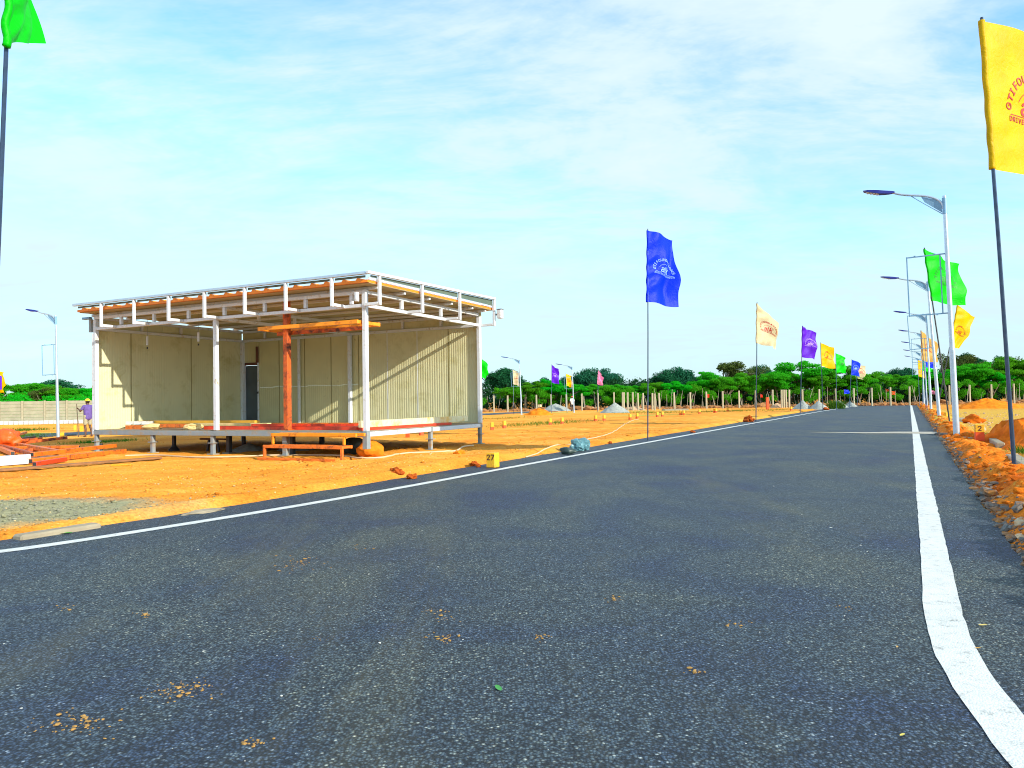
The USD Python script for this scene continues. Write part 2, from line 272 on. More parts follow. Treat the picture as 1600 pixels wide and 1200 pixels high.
def soilmat(name, ramp, pebbles=(0.62, 0.48, 0.25), extra=None):
    n = {"tc": ("texture_coordinate", {}),
         "n1": ("noise_texture", {"scale": 0.35, "detail": 8.0, "roughness": 0.62, "distortion": 0.6}),
         "map": ("mapping", {"rotation": (0, 0, -0.05), "scale": (0.16, 1.0, 1.0)}), "n2": ("noise_texture", {"scale": 0.8, "detail": 7.0, "roughness": 0.7}),
         "nm": ("mix_float", {"fac": 0.55}), "r": ("rgb_ramp", {"ramp": ramp}),
         "f": ("noise_texture", {"scale": 22.0, "detail": 6.0, "roughness": 0.75}), "fr": ("rgb_ramp", {"ramp": [(0.30, (0.55,) * 3), (0.5, (0.98,) * 3), (0.68, (1.30,) * 3)]}), "fm": ("mix", {"mix_type": "multiply", "fac": 1.0}),
         "v": ("voronoi_texture", {"scale": 17.0}), "vs": ("separate_color", {}), "vr": ("rgb_ramp", {"ramp": [(0.94, (0,) * 3), (0.97, (0.8,) * 3)]}), "vd": ("rgb_ramp", {"ramp": [(0.22, (1,) * 3), (0.32, (0,) * 3)]}),
         "vm": ("math", {"math_type": "multiply"}), "pm": ("mix", {"color2": pebbles}),
         "b": ("bump", {"strength": 0.9, "distance": 0.03}), "p": ("principled_bsdf", {"roughness": 0.95, "specular_ior_level": 0.1, "diffuse_roughness": 0.5})}
    l = [("tc.object", "n1.vector"), ("tc.object", "map.vector"), ("map.vector", "n2.vector"), ("n1.fac", "nm.a"), ("n2.fac", "nm.b"), ("nm.result", "r.fac"),
         ("tc.object", "f.vector"), ("f.fac", "fr.fac"), ("r.color", "fm.color1"), ("fr.color", "fm.color2"),
         ("tc.object", "v.vector"), ("v.color", "vs.color"), ("vs.g", "vr.fac"), ("v.distance", "vd.fac"), ("vr.color", "vm.value1"), ("vd.color", "vm.value2"), ("vm.value", "pm.fac"), ("fm.color", "pm.color1"),
         ("f.fac", "b.height"), ("b.normal", "p.normal")]
    out = "pm.color"
    for i, (cx, cy, rx, ry, col, soft) in enumerate(extra or []):      # ground of another colour: spilled gravel, turf, yellow sand
        k = f"e{i}"
        n[k + "m"] = ("mapping", {"location": (-cx / rx, -cy / ry, 0), "scale": (1 / rx, 1 / ry, 0)}); n[k + "n"] = ("noise_texture", {"scale": 1.1, "detail": 6.0, "roughness": 0.7})
        n[k + "l"] = ("separate_xyz", {}); n[k + "a"] = ("math", {"math_type": "multiply"}); n[k + "b"] = ("math", {"math_type": "multiply"}); n[k + "c"] = ("math", {"math_type": "add"})
        n[k + "d"] = ("math", {"math_type": "multiply_add", "value2": 1.6}); n[k + "r"] = ("map_range", {"from_min": 1.8 - soft, "from_max": 1.8 + soft, "to_min": 1.0, "to_max": 0.0, "clamp": True})
        n[k + "x"] = ("mix", {}); n[k + "cx"] = ("mix", {"mix_type": "multiply", "fac": 1.0, "color2": col})
        l += [("tc.object", k + "m.vector"), ("tc.object", k + "n.vector"), (k + "m.vector", k + "l.vector"), (k + "l.x", k + "a.value1"), (k + "l.x", k + "a.value2"), (k + "l.y", k + "b.value1"), (k + "l.y", k + "b.value2"),
              (k + "a.value", k + "c.value1"), (k + "b.value", k + "c.value2"), (k + "n.fac", k + "d.value1"), (k + "c.value", k + "d.value3"), (k + "d.value", k + "r.value"), (k + "r.result", k + "x.fac"),
              ("fr.color", k + "cx.color1"), (out, k + "x.color1"), (k + "cx.color", k + "x.color2")]
        out = k + "x.color"
    return mat(name, n, l + [(out, "p.base_color")])
gp = at(20, 800)
rp = rd(45, 9)
SOIL = soilmat('orange_soil', [(0.28, (0.48, 0.125, 0.010)), (0.40, (0.60, 0.205, 0.020)), (0.52, (0.70, 0.29, 0.036)), (0.66, (0.76, 0.41, 0.095))],
               extra=[(gp[0] - 0.4, gp[1], 2.3, 1.35, (0.27, 0.265, 0.16), 0.5), (rp[0] + 6, rp[1], 22, 26, (0.66, 0.38, 0.055), 0.5),
                      (-24.5, 38.5, 3.0, 1.3, (0.18, 0.24, 0.04), 0.5), (9.5, 58.0, 4.0, 1.4, (0.42, 0.34, 0.05), 0.7), (6.0, 78, 16, 3.0, (0.5, 0.36, 0.07), 0.6)])
VERGE = soilmat('red_verge_soil', [(0.28, (0.36, 0.06, 0.005)), (0.42, (0.62, 0.135, 0.008)), (0.54, (0.74, 0.20, 0.013)), (0.68, (0.78, 0.31, 0.04))], pebbles=(0.45, 0.38, 0.28))

# ------------------------------------------------------------------ ground, road, markings
def berm(s, t):
    """Height of the loose soil thrown up along the right edge of the asphalt."""
    p = np.stack([s * 0.9, t * 1.3, np.zeros_like(s)], -1)
    n = meshkit.fbm(p, 4, 3); edge = 0.80 + 0.10 * (meshkit.fbm(np.stack([s * 1.6, s * 0, s * 0], -1), 3, 5) - 0.5)
    w = np.clip((t - edge) / 0.35, 0, 1) * np.clip((2.0 + 0.7 * (n - 0.5) - t) / 0.6, 0, 1)
    fine = meshkit.fbm(np.stack([s * 5, t * 5, np.zeros_like(s)], -1), 3, 9) - 0.5
    return np.where(s > 5.5, 1, np.clip((s - 3.5) / 2, 0, 1)) * w * (0.01 + 0.36 * n ** 1.3 + 0.19 * fine)
def ground_z(s, t):
    x = s * E2[0] + t * E1[0]; y = s * E2[1] + t * E1[1]
    q = np.stack([x, y, np.zeros_like(x)], -1)
    z = 0.06 * (meshkit.fbm(q * 0.25, 3, 1) - 0.5) + 0.035 * (meshkit.fbm(q * 1.4, 3, 2) - 0.5) + 0.05 * (meshkit.fbm(q * 5.5, 3, 4) - 0.5) + 0.022 * (meshkit.fbm(q * 13, 2, 14) - 0.5)
    for c0, am in ((-13.2, 1.1), (-15.0, 1.1), (-10.6, 0.5), (-12.2, 0.5)):              # wheel ruts beside the road
        cc = t - c0 - am * np.sin(s * 0.16 + 0.4); z = z - 0.035 * np.exp(-(cc / 0.16) ** 2) + 0.018 * np.exp(-((np.abs(cc) - 0.30) / 0.10) ** 2)
    off = np.maximum(-8.15 - t, t - 0.75)                         # distance outside the asphalt
    z = z * np.clip(off / 0.5, 0, 1) + 0.0
    lip = np.exp(-((t + 8.45) / 0.22) ** 2) * 0.075 * (0.4 + 1.2 * meshkit.fbm(np.stack([s * 0.9, t, s * 0], -1), 3, 8)) * (s > 2.5)
    inside = (off < 0) | ((s < 4.2) & (t > -9 - 3 * np.clip(3.6 - s, 0, 9)))
    z = np.where(inside, -0.035, np.where(off < 0.15, -0.035 + (z + 0.035) * np.clip(off / 0.15, 0, 1), z)) + np.where(inside, 0, lip)
    heap = 0.16 * np.exp(-(((s - 13.4) / 2.0) ** 2 + ((t + 9.3) / 1.0) ** 2)) * (~inside)      # low mounded soil behind the marker stone
    return z + heap + berm(s, t) * (~inside)
def axis(parts): return np.unique(np.round(np.concatenate([np.arange(a, b, d) for a, b, d in parts]), 4))
S = axis([(-400, -60, 40), (-60, 0, 6), (0, 3, 0.5), (3, 28, 0.085), (28, 60, 0.30), (60, 125, 1.2), (125, 300, 15), (300, 901, 75)])
T = axis([(-700, -150, 55), (-150, -50, 8), (-50, -26, 0.9), (-26, -8.6, 0.16), (-8.6, -7.8, 0.07), (-7.8, 0.6, 1.2), (0.6, 2.6, 0.055), (2.6, 6, 0.2), (6, 22, 0.8), (22, 120, 8), (120, 701, 58)])
SS, TT = np.meshgrid(S, T, indexing='ij'); ZZ = ground_z(SS, TT)
obj('ground', grid(E2 * SS[..., None] + E1 * TT[..., None] + np.array([0, 0, 1.0]) * ZZ[..., None]), SOIL, smooth=True, kind='structure')
# the loose red verge lies on the ground as a sheet of its own
S2 = axis([(4.2, 28, 0.07), (28, 60, 0.25), (60, 100, 0.8)]); T2 = np.arange(0.80, 1.98, 0.05)
SS2, TT2 = np.meshgrid(S2, T2, indexing='ij')
TT2 = TT2 + (0.10 * (meshkit.fbm(np.stack([SS2 * 1.6, SS2 * 0, SS2 * 0], -1), 3, 5) - 0.5) + 0.5 * (meshkit.fbm(np.stack([SS2 * 0.7, SS2 * 0 + 3, SS2 * 0], -1), 3, 6) - 0.5) * ((TT2 - 0.8) / 1.2))
obj('soil_verge', grid(E2 * SS2[..., None] + E1 * TT2[..., None] + np.array([0, 0, 1.0]) * (np.maximum(ground_z(SS2, TT2), -0.03) + 0.006)[..., None]), VERGE, smooth=True, kind='structure')

def flat(poly, z0, z1): 
    m = trimesh.creation.extrude_polygon(poly, z1 - z0, engine='earcut'); m.apply_translation((0, 0, z0)); return m
def rough_edge(pts, amp, seed):
    out = []
    for (s0, t0), (s1, t1) in zip(pts[:-1], pts[1:]):
        L = math.hypot(s1 - s0, t1 - t0); n = max(2, int(L / 0.12)) if max(abs(s0), abs(s1)) < 45 else max(2, int(L / 1.5))
        for k in range(n):
            f = k / n; s_, t_ = s0 + (s1 - s0) * f, t0 + (t1 - t0) * f
            out.append((s_, t_ + amp * (meshkit.fbm(np.array([s_ * 3.0, seed * 7.1, 0]), 3, seed) - 0.5) * 2))
    return out + [pts[-1]]
right = rough_edge([(100.5, 0.98), (60, 0.84), (20, 0.78), (7.5, 0.77), (6.0, 0.80), (4.6, 1.2), (3.6, 2.4), (2.9, 5.0), (2.6, 16)], 0.05, 1)
left = rough_edge([(2.3, -26), (2.5, -11), (3.0, -9.0), (3.9, -8.25), (6.0, -8.02), (20, -7.95), (60, -7.8), (100.5, -7.2)], 0.04, 2)
poly = [rd(s, t)[:2] for s, t in right] + [rd(-30, 16)[:2], rd(-30, -26)[:2]] + [rd(s, t)[:2] for s, t in left]
obj('road', flat(Polygon(poly).buffer(0), -0.06, 0.0), ASPHALT, kind='structure')
obj('side_road', flat(Polygon([rd(s, t)[:2] for s, t in ((-20, -35.2), (70, -35.2), (100, -37), (100, -41), (70, -38.7), (-20, -38.7))]), -0.05, 0.05), ASPHALT, kind='structure')

def ribbon(Lp, Rp, z):
    n = len(Lp); P = np.zeros((n, 2, 3)); P[:, 0, :2] = np.array(Lp)[:, :2]; P[:, 1, :2] = np.array(Rp)[:, :2]; P[..., 2] = z; return grid(P[:, ::-1])
NEARL = [(1579.5, 1197), (1557, 1165), (1526, 1124), (1491, 1073), (1462, 1016), (1445, 947)]
NEARR = [(1630, 1156), (1600, 1121), (1576, 1095), (1545, 1054), (1519, 1010), (1503, 965)]
ctr = [(at(*a) + at(*b)) / 2 for a, b in zip(NEARL, NEARR)]
ctr = [rd(2.15, 1.9), rd(2.45, 1.10), rd(2.72, 0.66)] + ctr + [rd(6.0, 0.155), rd(7.5, 0.16), rd(12, 0.165), rd(24, 0.18), rd(50, 0.2), rd(100.4, 0.24)]
c1 = smoothline(np.array(ctr), 700)
tn = np.gradient(c1, axis=0); tn /= np.linalg.norm(tn, axis=1)[:, None]; nr = np.stack([tn[:, 1], -tn[:, 0], tn[:, 0] * 0], 1)
def lined(c, nrm, w, name, seed, z=0.004):
    n = len(c); r = np.random.default_rng(seed)
    d = np.r_[0, np.cumsum(np.linalg.norm(np.diff(c, axis=0), axis=1))]
    jl = 0.007 * (meshkit.fbm(np.stack([d * 4, d * 0, d * 0], -1), 4, seed) - 0.5) * 2 + r.normal(0, 0.0025, n)
    jr = 0.007 * (meshkit.fbm(np.stack([d * 4, d * 0 + 9, d * 0], -1), 4, seed) - 0.5) * 2 + r.normal(0, 0.0025, n)
    obj(name, ribbon(c - nrm * (w / 2 + jl)[:, None], c + nrm * (w / 2 + jr)[:, None], z), ROADPAINT, kind='structure')
lined(c1, nr, 0.205, 'edge_line', 11)
ctl = [rd(1.5, -9.6), rd(2.6, -8.35), rd(3.84, -7.58), rd(5, -7.36), rd(6.6, -7.2), rd(9, -7.1), rd(13, -7.1), rd(21, -7.06), rd(31, -7.02), rd(47, -6.85), rd(64, -6.65), rd(82, -6.2), rd(100.4, -5.6)]
c2 = smoothline(np.array(ctl), 700)
tn = np.gradient(c2, axis=0); tn /= np.linalg.norm(tn, axis=1)[:, None]; nr2 = np.stack([tn[:, 1], -tn[:, 0], tn[:, 0] * 0], 1)
lined(c2, nr2, 0.17, 'edge_line', 12)
CEMENT = plain('cement_streak', (0.42, 0.38, 0.30), 0.9, 0, 0.2, 9, 0.4, 60)
sa = [rd(28.9 + 0.3 * k * 0.1 + 0.12 * math.sin(k), t) for k, t in enumerate(np.linspace(-3.2, 0.84, 12))]
wd = np.linspace(0.1, 1.7, 12)
obj('concrete_strip', ribbon([p - E2 * w / 2 for p, w in zip(sa, wd)], [p + E2 * w / 2 for p, w in zip(sa, wd)], 0.008), CEMENT, kind='structure')

# ------------------------------------------------------------------ the open-sided cabin on its steel frame
YAW = -0.454; N0 = np.array([-3.54, 17.89, 0.0]); W, D = 10.24, 5.93
BE1 = np.array([math.cos(YAW), math.sin(YAW), 0]); BE2 = np.array([-math.sin(YAW), math.cos(YAW), 0])
def bw(x, y, z=0.0): return N0 + BE1 * x + BE2 * y + np.array([0, 0, z])
def bx_at(px, py, yplane=None, xplane=None, z=None):      # where a sight line meets a plane of the cabin
    d = ray(px, py); o = CAM - N0
    k = (yplane - o @ BE2) / (d @ BE2) if yplane is not None else (xplane - o @ BE1) / (d @ BE1) if xplane is not None else (z - EYE) / d[2]
    p = o + d * k; return np.array([p @ BE1, p @ BE2, p[2]])
cabin = thing('site_cabin', 'open fronted cabin of cream wall panels in a white steel frame raised on short legs', 'building', N0, math.degrees(YAW))
FZ, BZ, UZ, TZ = 0.64, 3.69, 4.02, 4.39
bw_ = 0.10
def part(name, m, mt, smooth=False, parent=None, **kw): return obj(name, m, mt, parent or cabin, smooth, **kw)
# floor frame and deck
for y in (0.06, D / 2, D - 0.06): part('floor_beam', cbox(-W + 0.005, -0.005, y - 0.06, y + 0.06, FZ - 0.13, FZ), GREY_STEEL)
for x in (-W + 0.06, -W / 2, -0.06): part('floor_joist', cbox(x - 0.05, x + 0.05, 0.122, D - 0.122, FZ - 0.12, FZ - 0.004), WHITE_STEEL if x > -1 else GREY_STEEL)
for k in range(8):
    x0 = -W + 0.02 + k * (W - 0.04) / 8; part('deck_board', box(x0 + 0.004, x0 + (W - 0.04) / 8 - 0.004, 0.05, D - 0.02, FZ + 0.003, FZ + 0.021), DECK)
# legs under the floor
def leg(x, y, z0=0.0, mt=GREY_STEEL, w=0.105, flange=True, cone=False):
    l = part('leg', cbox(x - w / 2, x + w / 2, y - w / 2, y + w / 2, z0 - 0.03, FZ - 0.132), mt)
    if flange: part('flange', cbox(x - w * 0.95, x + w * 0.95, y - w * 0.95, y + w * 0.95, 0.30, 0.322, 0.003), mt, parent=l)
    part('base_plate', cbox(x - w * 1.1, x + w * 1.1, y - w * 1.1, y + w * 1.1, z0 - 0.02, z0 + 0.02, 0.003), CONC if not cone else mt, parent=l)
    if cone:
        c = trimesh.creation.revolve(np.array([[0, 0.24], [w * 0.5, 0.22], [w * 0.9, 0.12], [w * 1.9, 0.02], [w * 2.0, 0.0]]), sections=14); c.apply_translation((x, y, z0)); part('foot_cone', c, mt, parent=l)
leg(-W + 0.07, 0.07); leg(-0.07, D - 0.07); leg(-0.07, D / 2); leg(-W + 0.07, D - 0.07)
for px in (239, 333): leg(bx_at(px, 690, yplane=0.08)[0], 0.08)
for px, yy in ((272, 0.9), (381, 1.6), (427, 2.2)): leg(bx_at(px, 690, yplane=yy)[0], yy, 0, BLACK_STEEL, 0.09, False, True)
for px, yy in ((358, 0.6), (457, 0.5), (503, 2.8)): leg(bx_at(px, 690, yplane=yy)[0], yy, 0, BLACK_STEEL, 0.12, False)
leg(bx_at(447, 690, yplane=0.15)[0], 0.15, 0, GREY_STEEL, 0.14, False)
# posts
P_ = 0.115
def post(x, y, z0, z1, mt=WHITE_STEEL, w=P_): return part('post', cbox(x - w / 2, x + w / 2, y - w / 2, y + w / 2, z0, z1), mt)
post(-0.06, 0.06, FZ + 0.02, UZ + 0.1); part('post', cbox(-0.13, 0.012, -0.012, 0.13, 0.22, FZ + 0.018), GREY_STEEL)
post(-W / 2, 0.06, FZ + 0.02, BZ - 0.003); post(-W + 0.06, 0.06, FZ + 0.02, UZ - 0.01)
post(-0.06, D - 0.06, FZ + 0.02, UZ - 0.01); post(-W / 2, D - 0.10, FZ + 0.02, BZ - 0.003); post(-W + 0.10, D - 0.10, FZ + 0.02, BZ - 0.003)
post(-7.4, D - 0.10, FZ + 0.02, BZ - 0.003, w=0.08)
# lower and upper rails of the frieze frame on the four sides and the middle truss
def rail_x(y, z, x0=-W, x1=-0.12, h=0.085): part('rail', cbox(x0, x1, y - 0.045, y + 0.045, z, z + h), WHITE_STEEL)
def rail_y(x, z, y0=0.122, y1=D - 0.12, h=0.085): part('rail', cbox(x - 0.045, x + 0.045, y0, y1, z, z + h), WHITE_STEEL)
for y in (0.06, D - 0.05): rail_x(y, BZ); rail_x(y, UZ)
for x in (-0.06, -W / 2, -W + 0.05): rail_y(x, BZ, *((0.122, D - 0.12) if x != -W / 2 else (0.12, D - 0.10))); rail_y(x, UZ + 0.002)
OV, RISE = 0.36, 0.13
def rise(y): return RISE * (y + OV) / (D + OV)
ux = [bx_at(px, 480, yplane=-OV)[0] for px in (162, 213, 267, 323, 386, 450, 522)]
uy = [bx_at(px, 470, xplane=OV)[1] for px in (589, 656, 714.5)] + [D + 0.04]
for x in ux:
    part('outrigger', cbox(x - 0.04, x + 0.04, -OV - 0.038, 0.012, BZ + 0.012, BZ + 0.088), WHITE_STEEL)
    part('upright', cbox(x - 0.036, x + 0.036, -OV - 0.115, -OV - 0.04, BZ + 0.0, TZ - 0.003), WHITE_STEEL)
    part('strut', cbox(x + 0.16, x + 0.25, 0.02, 0.10, BZ + 0.103, UZ - 0.003), WHITE_STEEL)
for y in uy:
    part('outrigger', cbox(-0.012, OV + 0.038, y - 0.04, y + 0.04, BZ + 0.012, BZ + 0.088), WHITE_STEEL)
    part('upright', cbox(OV + 0.04, OV + 0.115, y - 0.036, y + 0.036, BZ, TZ - 0.003 + rise(y)), WHITE_STEEL)
    if y < D: part('strut', cbox(-0.10, -0.02, y - 0.28, y - 0.19, BZ + 0.103, UZ - 0.001), WHITE_STEEL)
part('top_rail', cbox(-W - 0.26, OV + 0.02, -OV - 0.12, -OV - 0.035, TZ, TZ + 0.07), GALV)
part('top_rail', beam((OV + 0.085, -OV - 0.14, TZ + 0.036), (OV + 0.085, D + 0.09, TZ + 0.036 + RISE), 0.085, 0.068), WHITE_STEEL)
for x in (-9.1, -7.3, -3.0, -1.5): part('strut', cbox(x, x + 0.08, D - 0.09, D - 0.01, BZ + 0.103, UZ - 0.003), WHITE_STEEL)
for y in (1.6, 3.1, 4.6):
    part('strut', cbox(-W + 0.01, -W + 0.09, y, y + 0.08, BZ + 0.103, UZ - 0.003), WHITE_STEEL); part('strut', cbox(-W / 2 - 0.04, -W / 2 + 0.04, y, y + 0.08, BZ + 0.103, UZ - 0.003), WHITE_STEEL)
# purlins, ceiling sheets, ribbed roof sheets
for y in (0.16, 1.32, 2.5, 3.7, 4.9, D - 0.2): part('purlin', cbox(-W - 0.25, 0.27, y - 0.04, y + 0.04, UZ + 0.106, UZ + 0.18), WHITE_STEEL)
R0z = UZ + 0.185
nx_ = 11; rx0, rx1 = -W - 0.20, OV - 0.02; pw = (rx1 - rx0) / nx_
for k in range(nx_):
    a, b = rx0 + k * pw + 0.003, rx0 + (k + 1) * pw - 0.003
    part('ceiling_sheet', box(a, b, -OV + 0.07, D + 0.2, R0z, R0z + 0.012), CEIL)
    prof = [(a, R0z + 0.016), (b, R0z + 0.016), (b, R0z + 0.075)]
    for r in (0.72, 0.28):
        c = a + r * (b - a); prof += [(c + 0.075, R0z + 0.075), (c + 0.035, R0z + 0.125), (c - 0.035, R0z + 0.125), (c - 0.075, R0z + 0.075)]
    prof += [(a, R0z + 0.075)]
    m = trimesh.creation.extrude_polygon(Polygon(prof), D + 0.25 + OV, engine='earcut')
    m.apply_transform(np.array([[1, 0, 0, 0], [0, 0, -1, D + 0.25], [0, 1, 0, 0], [0, 0, 0, 1.0]])); part('roof_sheet', m, ROOF_ORANGE)
part('edge_trim', cbox(OV - 0.018, OV + 0.006, -OV + 0.02, D + 0.22, R0z + 0.08, R0z + 0.135, 0.003), WHITE_STEEL)
for a, b in zip([-OV + 0.04] + uy[:-1], uy):
    part('parapet_sheet', trimesh.convex.convex_hull(np.array([(x, y, z) for x in (OV + 0.012, OV + 0.030) for y in (a + 0.03, b - 0.03) for z in (R0z + 0.14, TZ - 0.004 + rise(y))])), PARAPET)
for a, b in zip([rx0] + ux, ux + [0.3]): part('parapet_sheet', box(a + 0.03, b - 0.03, -OV + 0.005, -OV + 0.02, R0z + 0.128, TZ - 0.003), PARAPET); part('parapet_sheet', box(a + 0.03, b - 0.03, D + 0.24, D + 0.258, R0z + 0.13, TZ + 0.02), PARAPET)
# wall panels with fine vertical ribs
def wall_panel(u0, u1, z0, z1, ribs=13, depth=0.006, th=0.05):
    """Upright panel in the plane y = 0, ribbed side towards -y."""
    prof = [(u0 + 0.004, th), (u0 + 0.004, 0.0)]; w = (u1 - u0 - 0.03)
    for k in range(ribs):
        c = u0 + 0.015 + (k + 0.5) * w / ribs; q = w / ribs
        prof += [(c - q * 0.36, 0.0), (c - q * 0.22, -depth), (c + q * 0.22, -depth), (c + q * 0.36, 0.0)]
    prof += [(u1 - 0.004, 0.0), (u1 - 0.004, th)]
    m = trimesh.creation.extrude_polygon(Polygon(prof), z1 - z0, engine='earcut'); m.apply_translation((0, 0, z0)); return m
ks = [0.02 + 1.2 * k for k in range(9)]
for k in range(8):                                     # back wall, from the right corner to the door
    u1, u0 = -ks[k] - (0.12 if k == 0 else 0), max(-ks[k + 1], -9.45)
    if k == 7: u0 = -9.42
    mt = PANEL if k < 4 else PANEL_WORN
    pieces = [(FZ + 0.022, BZ - 0.004)] if k < 4 else [(FZ + 0.022, 1.98), (1.985, BZ - 0.004)]
    for z0, z1 in pieces:
        m = wall_panel(u0, u1, z0, z1, 13 if k < 7 else 10, 0.006 if (k < 4 or z0 < 1) else 0.003); m.apply_translation((0, D + 0.002, 0)); part('wall_panel', m, mt)
JOINT = plain('olive_joint_strip', (0.22, 0.19, 0.07), 0.6)
for k in range(1, 8): part('joint_strip', box(-ks[k] - 0.012, -ks[k] + 0.012, D - 0.008, D + 0.004, FZ + 0.024, BZ - 0.006), WHITE_STEEL if k in (2, 3) else JOINT)
for k in range(1, 5): yy = 0.12 + k * (D - 0.13) / 5; part('joint_strip', box(-W - 0.004, -W + 0.007, yy - 0.013, yy + 0.013, FZ + 0.024, BZ - 0.006), PANEL if k == 2 else JOINT)
m = wall_panel(-10.17, -9.43, 2.92, BZ - 0.004, 6); m.apply_translation((0, D + 0.002, 0)); part('wall_panel', m, PANEL_WORN)
part('door', cbox(-10.10, -9.50, D + 0.02, D + 0.06, FZ + 0.03, 2.80), DOOR_DARK)
hd = part('door_frame', cat([cbox(-10.17, -10.11, D - 0.02, D + 0.06, FZ + 0.022, 2.915), cbox(-9.49, -9.43, D - 0.02, D + 0.06, FZ + 0.022, 2.915)]), WHITE_STEEL)
part('lintel', cbox(-10.108, -9.492, D - 0.03, D + 0.06, 2.82, 2.915), BROWN); part('bracket', cbox(-9.52, -9.40, D - 0.06, D - 0.021, 2.9, 3.5), BROWN)
part('latch', cbox(-9.50, -9.42, D - 0.05, D - 0.021, 1.75, 1.83), BLACK_STEEL)
for k in range(5):                                     # left side wall
    y0, y1 = 0.12 + k * (D - 0.13) / 5, 0.12 + (k + 1) * (D - 0.13) / 5
    m = wall_panel(y0, y1, FZ + 0.022, BZ - 0.004, 13, 0.003)
    m.apply_transform(np.array([[0, -1, 0, -W + 0.0], [1, 0, 0, 0], [0, 0, 1, 0], [0, 0, 0, 1.0]])); part('wall_panel', m, PANEL)
for k in range(9):
    x0 = -W + 0.02 + k * (W - 0.04) / 9; part('frieze_panel', box(x0 + 0.003, x0 + (W - 0.04) / 9 - 0.003, D + 0.003, D + 0.04, BZ + 0.001, R0z - 0.003), PANEL_WORN if k < 4 else PANEL)
for k in range(5):
    y0 = 0.12 + k * (D - 0.14) / 5; part('frieze_panel', box(-W - 0.045, -W - 0.002, y0 + 0.003, y0 + (D - 0.14) / 5 - 0.003, BZ + 0.001, UZ + 0.10), PANEL)
part('corner_trim', cbox(-W - 0.055, -W - 0.004, 0.0, 0.118, FZ - 0.12, BZ - 0.1, 0.004), WHITE_STEEL)
part('gutter', cbox(-W - 0.50, -W - 0.16, -0.02, 0.10, UZ + 0.02, UZ + 0.09), BLUE_PLATE)
part('downpipe', cbox(-W - 0.20, -W - 0.11, 0.0, 0.09, BZ - 0.05, UZ + 0.018), GREY_STEEL)
jb = part('junction_box', cbox(OV + 0.20, OV + 0.36, D - 0.02, D + 0.14, 3.92, 4.20, 0.02), WHITE_STEEL)
part('lid', cbox(OV + 0.18, OV + 0.38, D - 0.04, D + 0.16, 4.202, 4.22), GREY_STEEL, parent=jb); part('arm', cbox(OV + 0.131, OV + 0.198, D + 0.03, D + 0.07, 4.02, 4.08), GREY_STEEL, parent=jb)
# rust-orange prop and the orange angle frame hanging at its head
px_ = bx_at(449, 600, yplane=0.30)[0]
prop = thing('steel_prop', 'rust streaked orange steel column propping the front beam of the cabin', 'steel column', bw(px_, 0.30, FZ + 0.021), math.degrees(YAW))
pr_ = obj('column', cbox(-0.075, 0.075, -0.075, 0.075, 0.012, 3.52), RUST_STEEL, prop); obj('base_plate', cbox(-0.12, 0.12, -0.12, 0.12, 0, 0.012, 0.002), RUST_STEEL, prop); obj('head_plate', cbox(-0.10, 0.10, -0.10, 0.10, 3.521, 3.535, 0.002), BROWN, prop)
ofr = thing('angle_frame', 'flat orange painted steel frame hanging under the cabin ceiling beside the right front post', 'steel frame', bw(0, 0, 3.28), math.degrees(YAW))
fx0, fx1 = px_ - 0.62, -0.16
for nm, b in (('long_bar', (fx0, fx1, -0.12, -0.06)), ('long_bar', (fx0 + 0.3, fx1 + 0.0, 0.74, 0.82))): obj(nm, cbox(*b, 0.0, 0.10), AMBER, ofr)
for x in (fx0, (fx0 + fx1) / 2, fx1 - 0.08): obj('cross_bar', cbox(x + 0.001, x + 0.08, -0.059, 0.739, 0.004, 0.09), AMBER, ofr)
obj('face_plate', cbox(px_ - 0.45, fx1 - 0.1, 0.40, 0.43, -0.1, 0.0), RUST_STEEL, ofr)
for px, py, nm in ((230, 512, 'left'), (310, 516, 'right')):
    q = bx_at(px, py, yplane=1.3)
    lf = thing('pendant_lamp', 'slim white lamp tube hanging on a wire near the left wall of the cabin' if nm == 'left' else 'slim white lamp tube hanging on a wire above the timber planks nearer the cabin middle', 'lamp', bw(q[0], 1.3, 3.28), 0)
    obj('wire', tube([(0, 0, 0.28), (0, 0, 1.0)], 0.006, 5), GREY_STEEL, lf); obj('tube', tube([(0, 0, 0), (0, 0, 0.28)], 0.035, 8), WHITE_STEEL, lf); obj('tip', tube([(0, 0, -0.12), (0, 0, -0.06)], 0.02, 6), BLACK_STEEL, lf)

# steel and timber lying on the cabin floor
def lying(name, label, category, p, q, w, h, mt, hollow=False, group=None, z=FZ + 0.022):
    """A bar on the cabin floor between two points (x, y) of the cabin."""
    a, b = bw(p[0], p[1], z + h / 2), bw(q[0], q[1], z + h / 2); mid = (a + b) / 2; base = np.array([mid[0], mid[1], z])
    if not hollow:
        m = beam(a - base, b - base, w, h); return obj_at(name, m, mt, base, label, category, group)
    t = thing(name, label, category, base, 0, group); d = (b - a) / np.linalg.norm(b - a); sx = np.cross(d, [0, 0, 1.0]); up_ = np.array([0, 0, 1.0])
    obj('web', beam(a - base - up_ * (h / 2 - 0.006), b - base - up_ * (h / 2 - 0.006), w, 0.012, 0), mt, t)
    for s_ in (-1, 1): obj('flange', beam(a - base + sx * s_ * (w / 2 - 0.006) + up_ * 0.0062, b - base + sx * s_ * (w / 2 - 0.006) + up_ * 0.0062, 0.012, h - 0.012, 0), mt, t)
    return t
def obj_at(name, m, mt, base, label, category, group=None, smooth=False):
    x = usdkit.mesh(stage, path_for(name, None), m, mt, smooth=smooth); x.AddTranslateOp().Set(Gf.Vec3d(*map(float, base)))
    return tag(x.GetPrim(), label, category, group)
F2 = FZ + 0.022
def bxs(px, y): return bx_at(px, 660, yplane=y)[0]
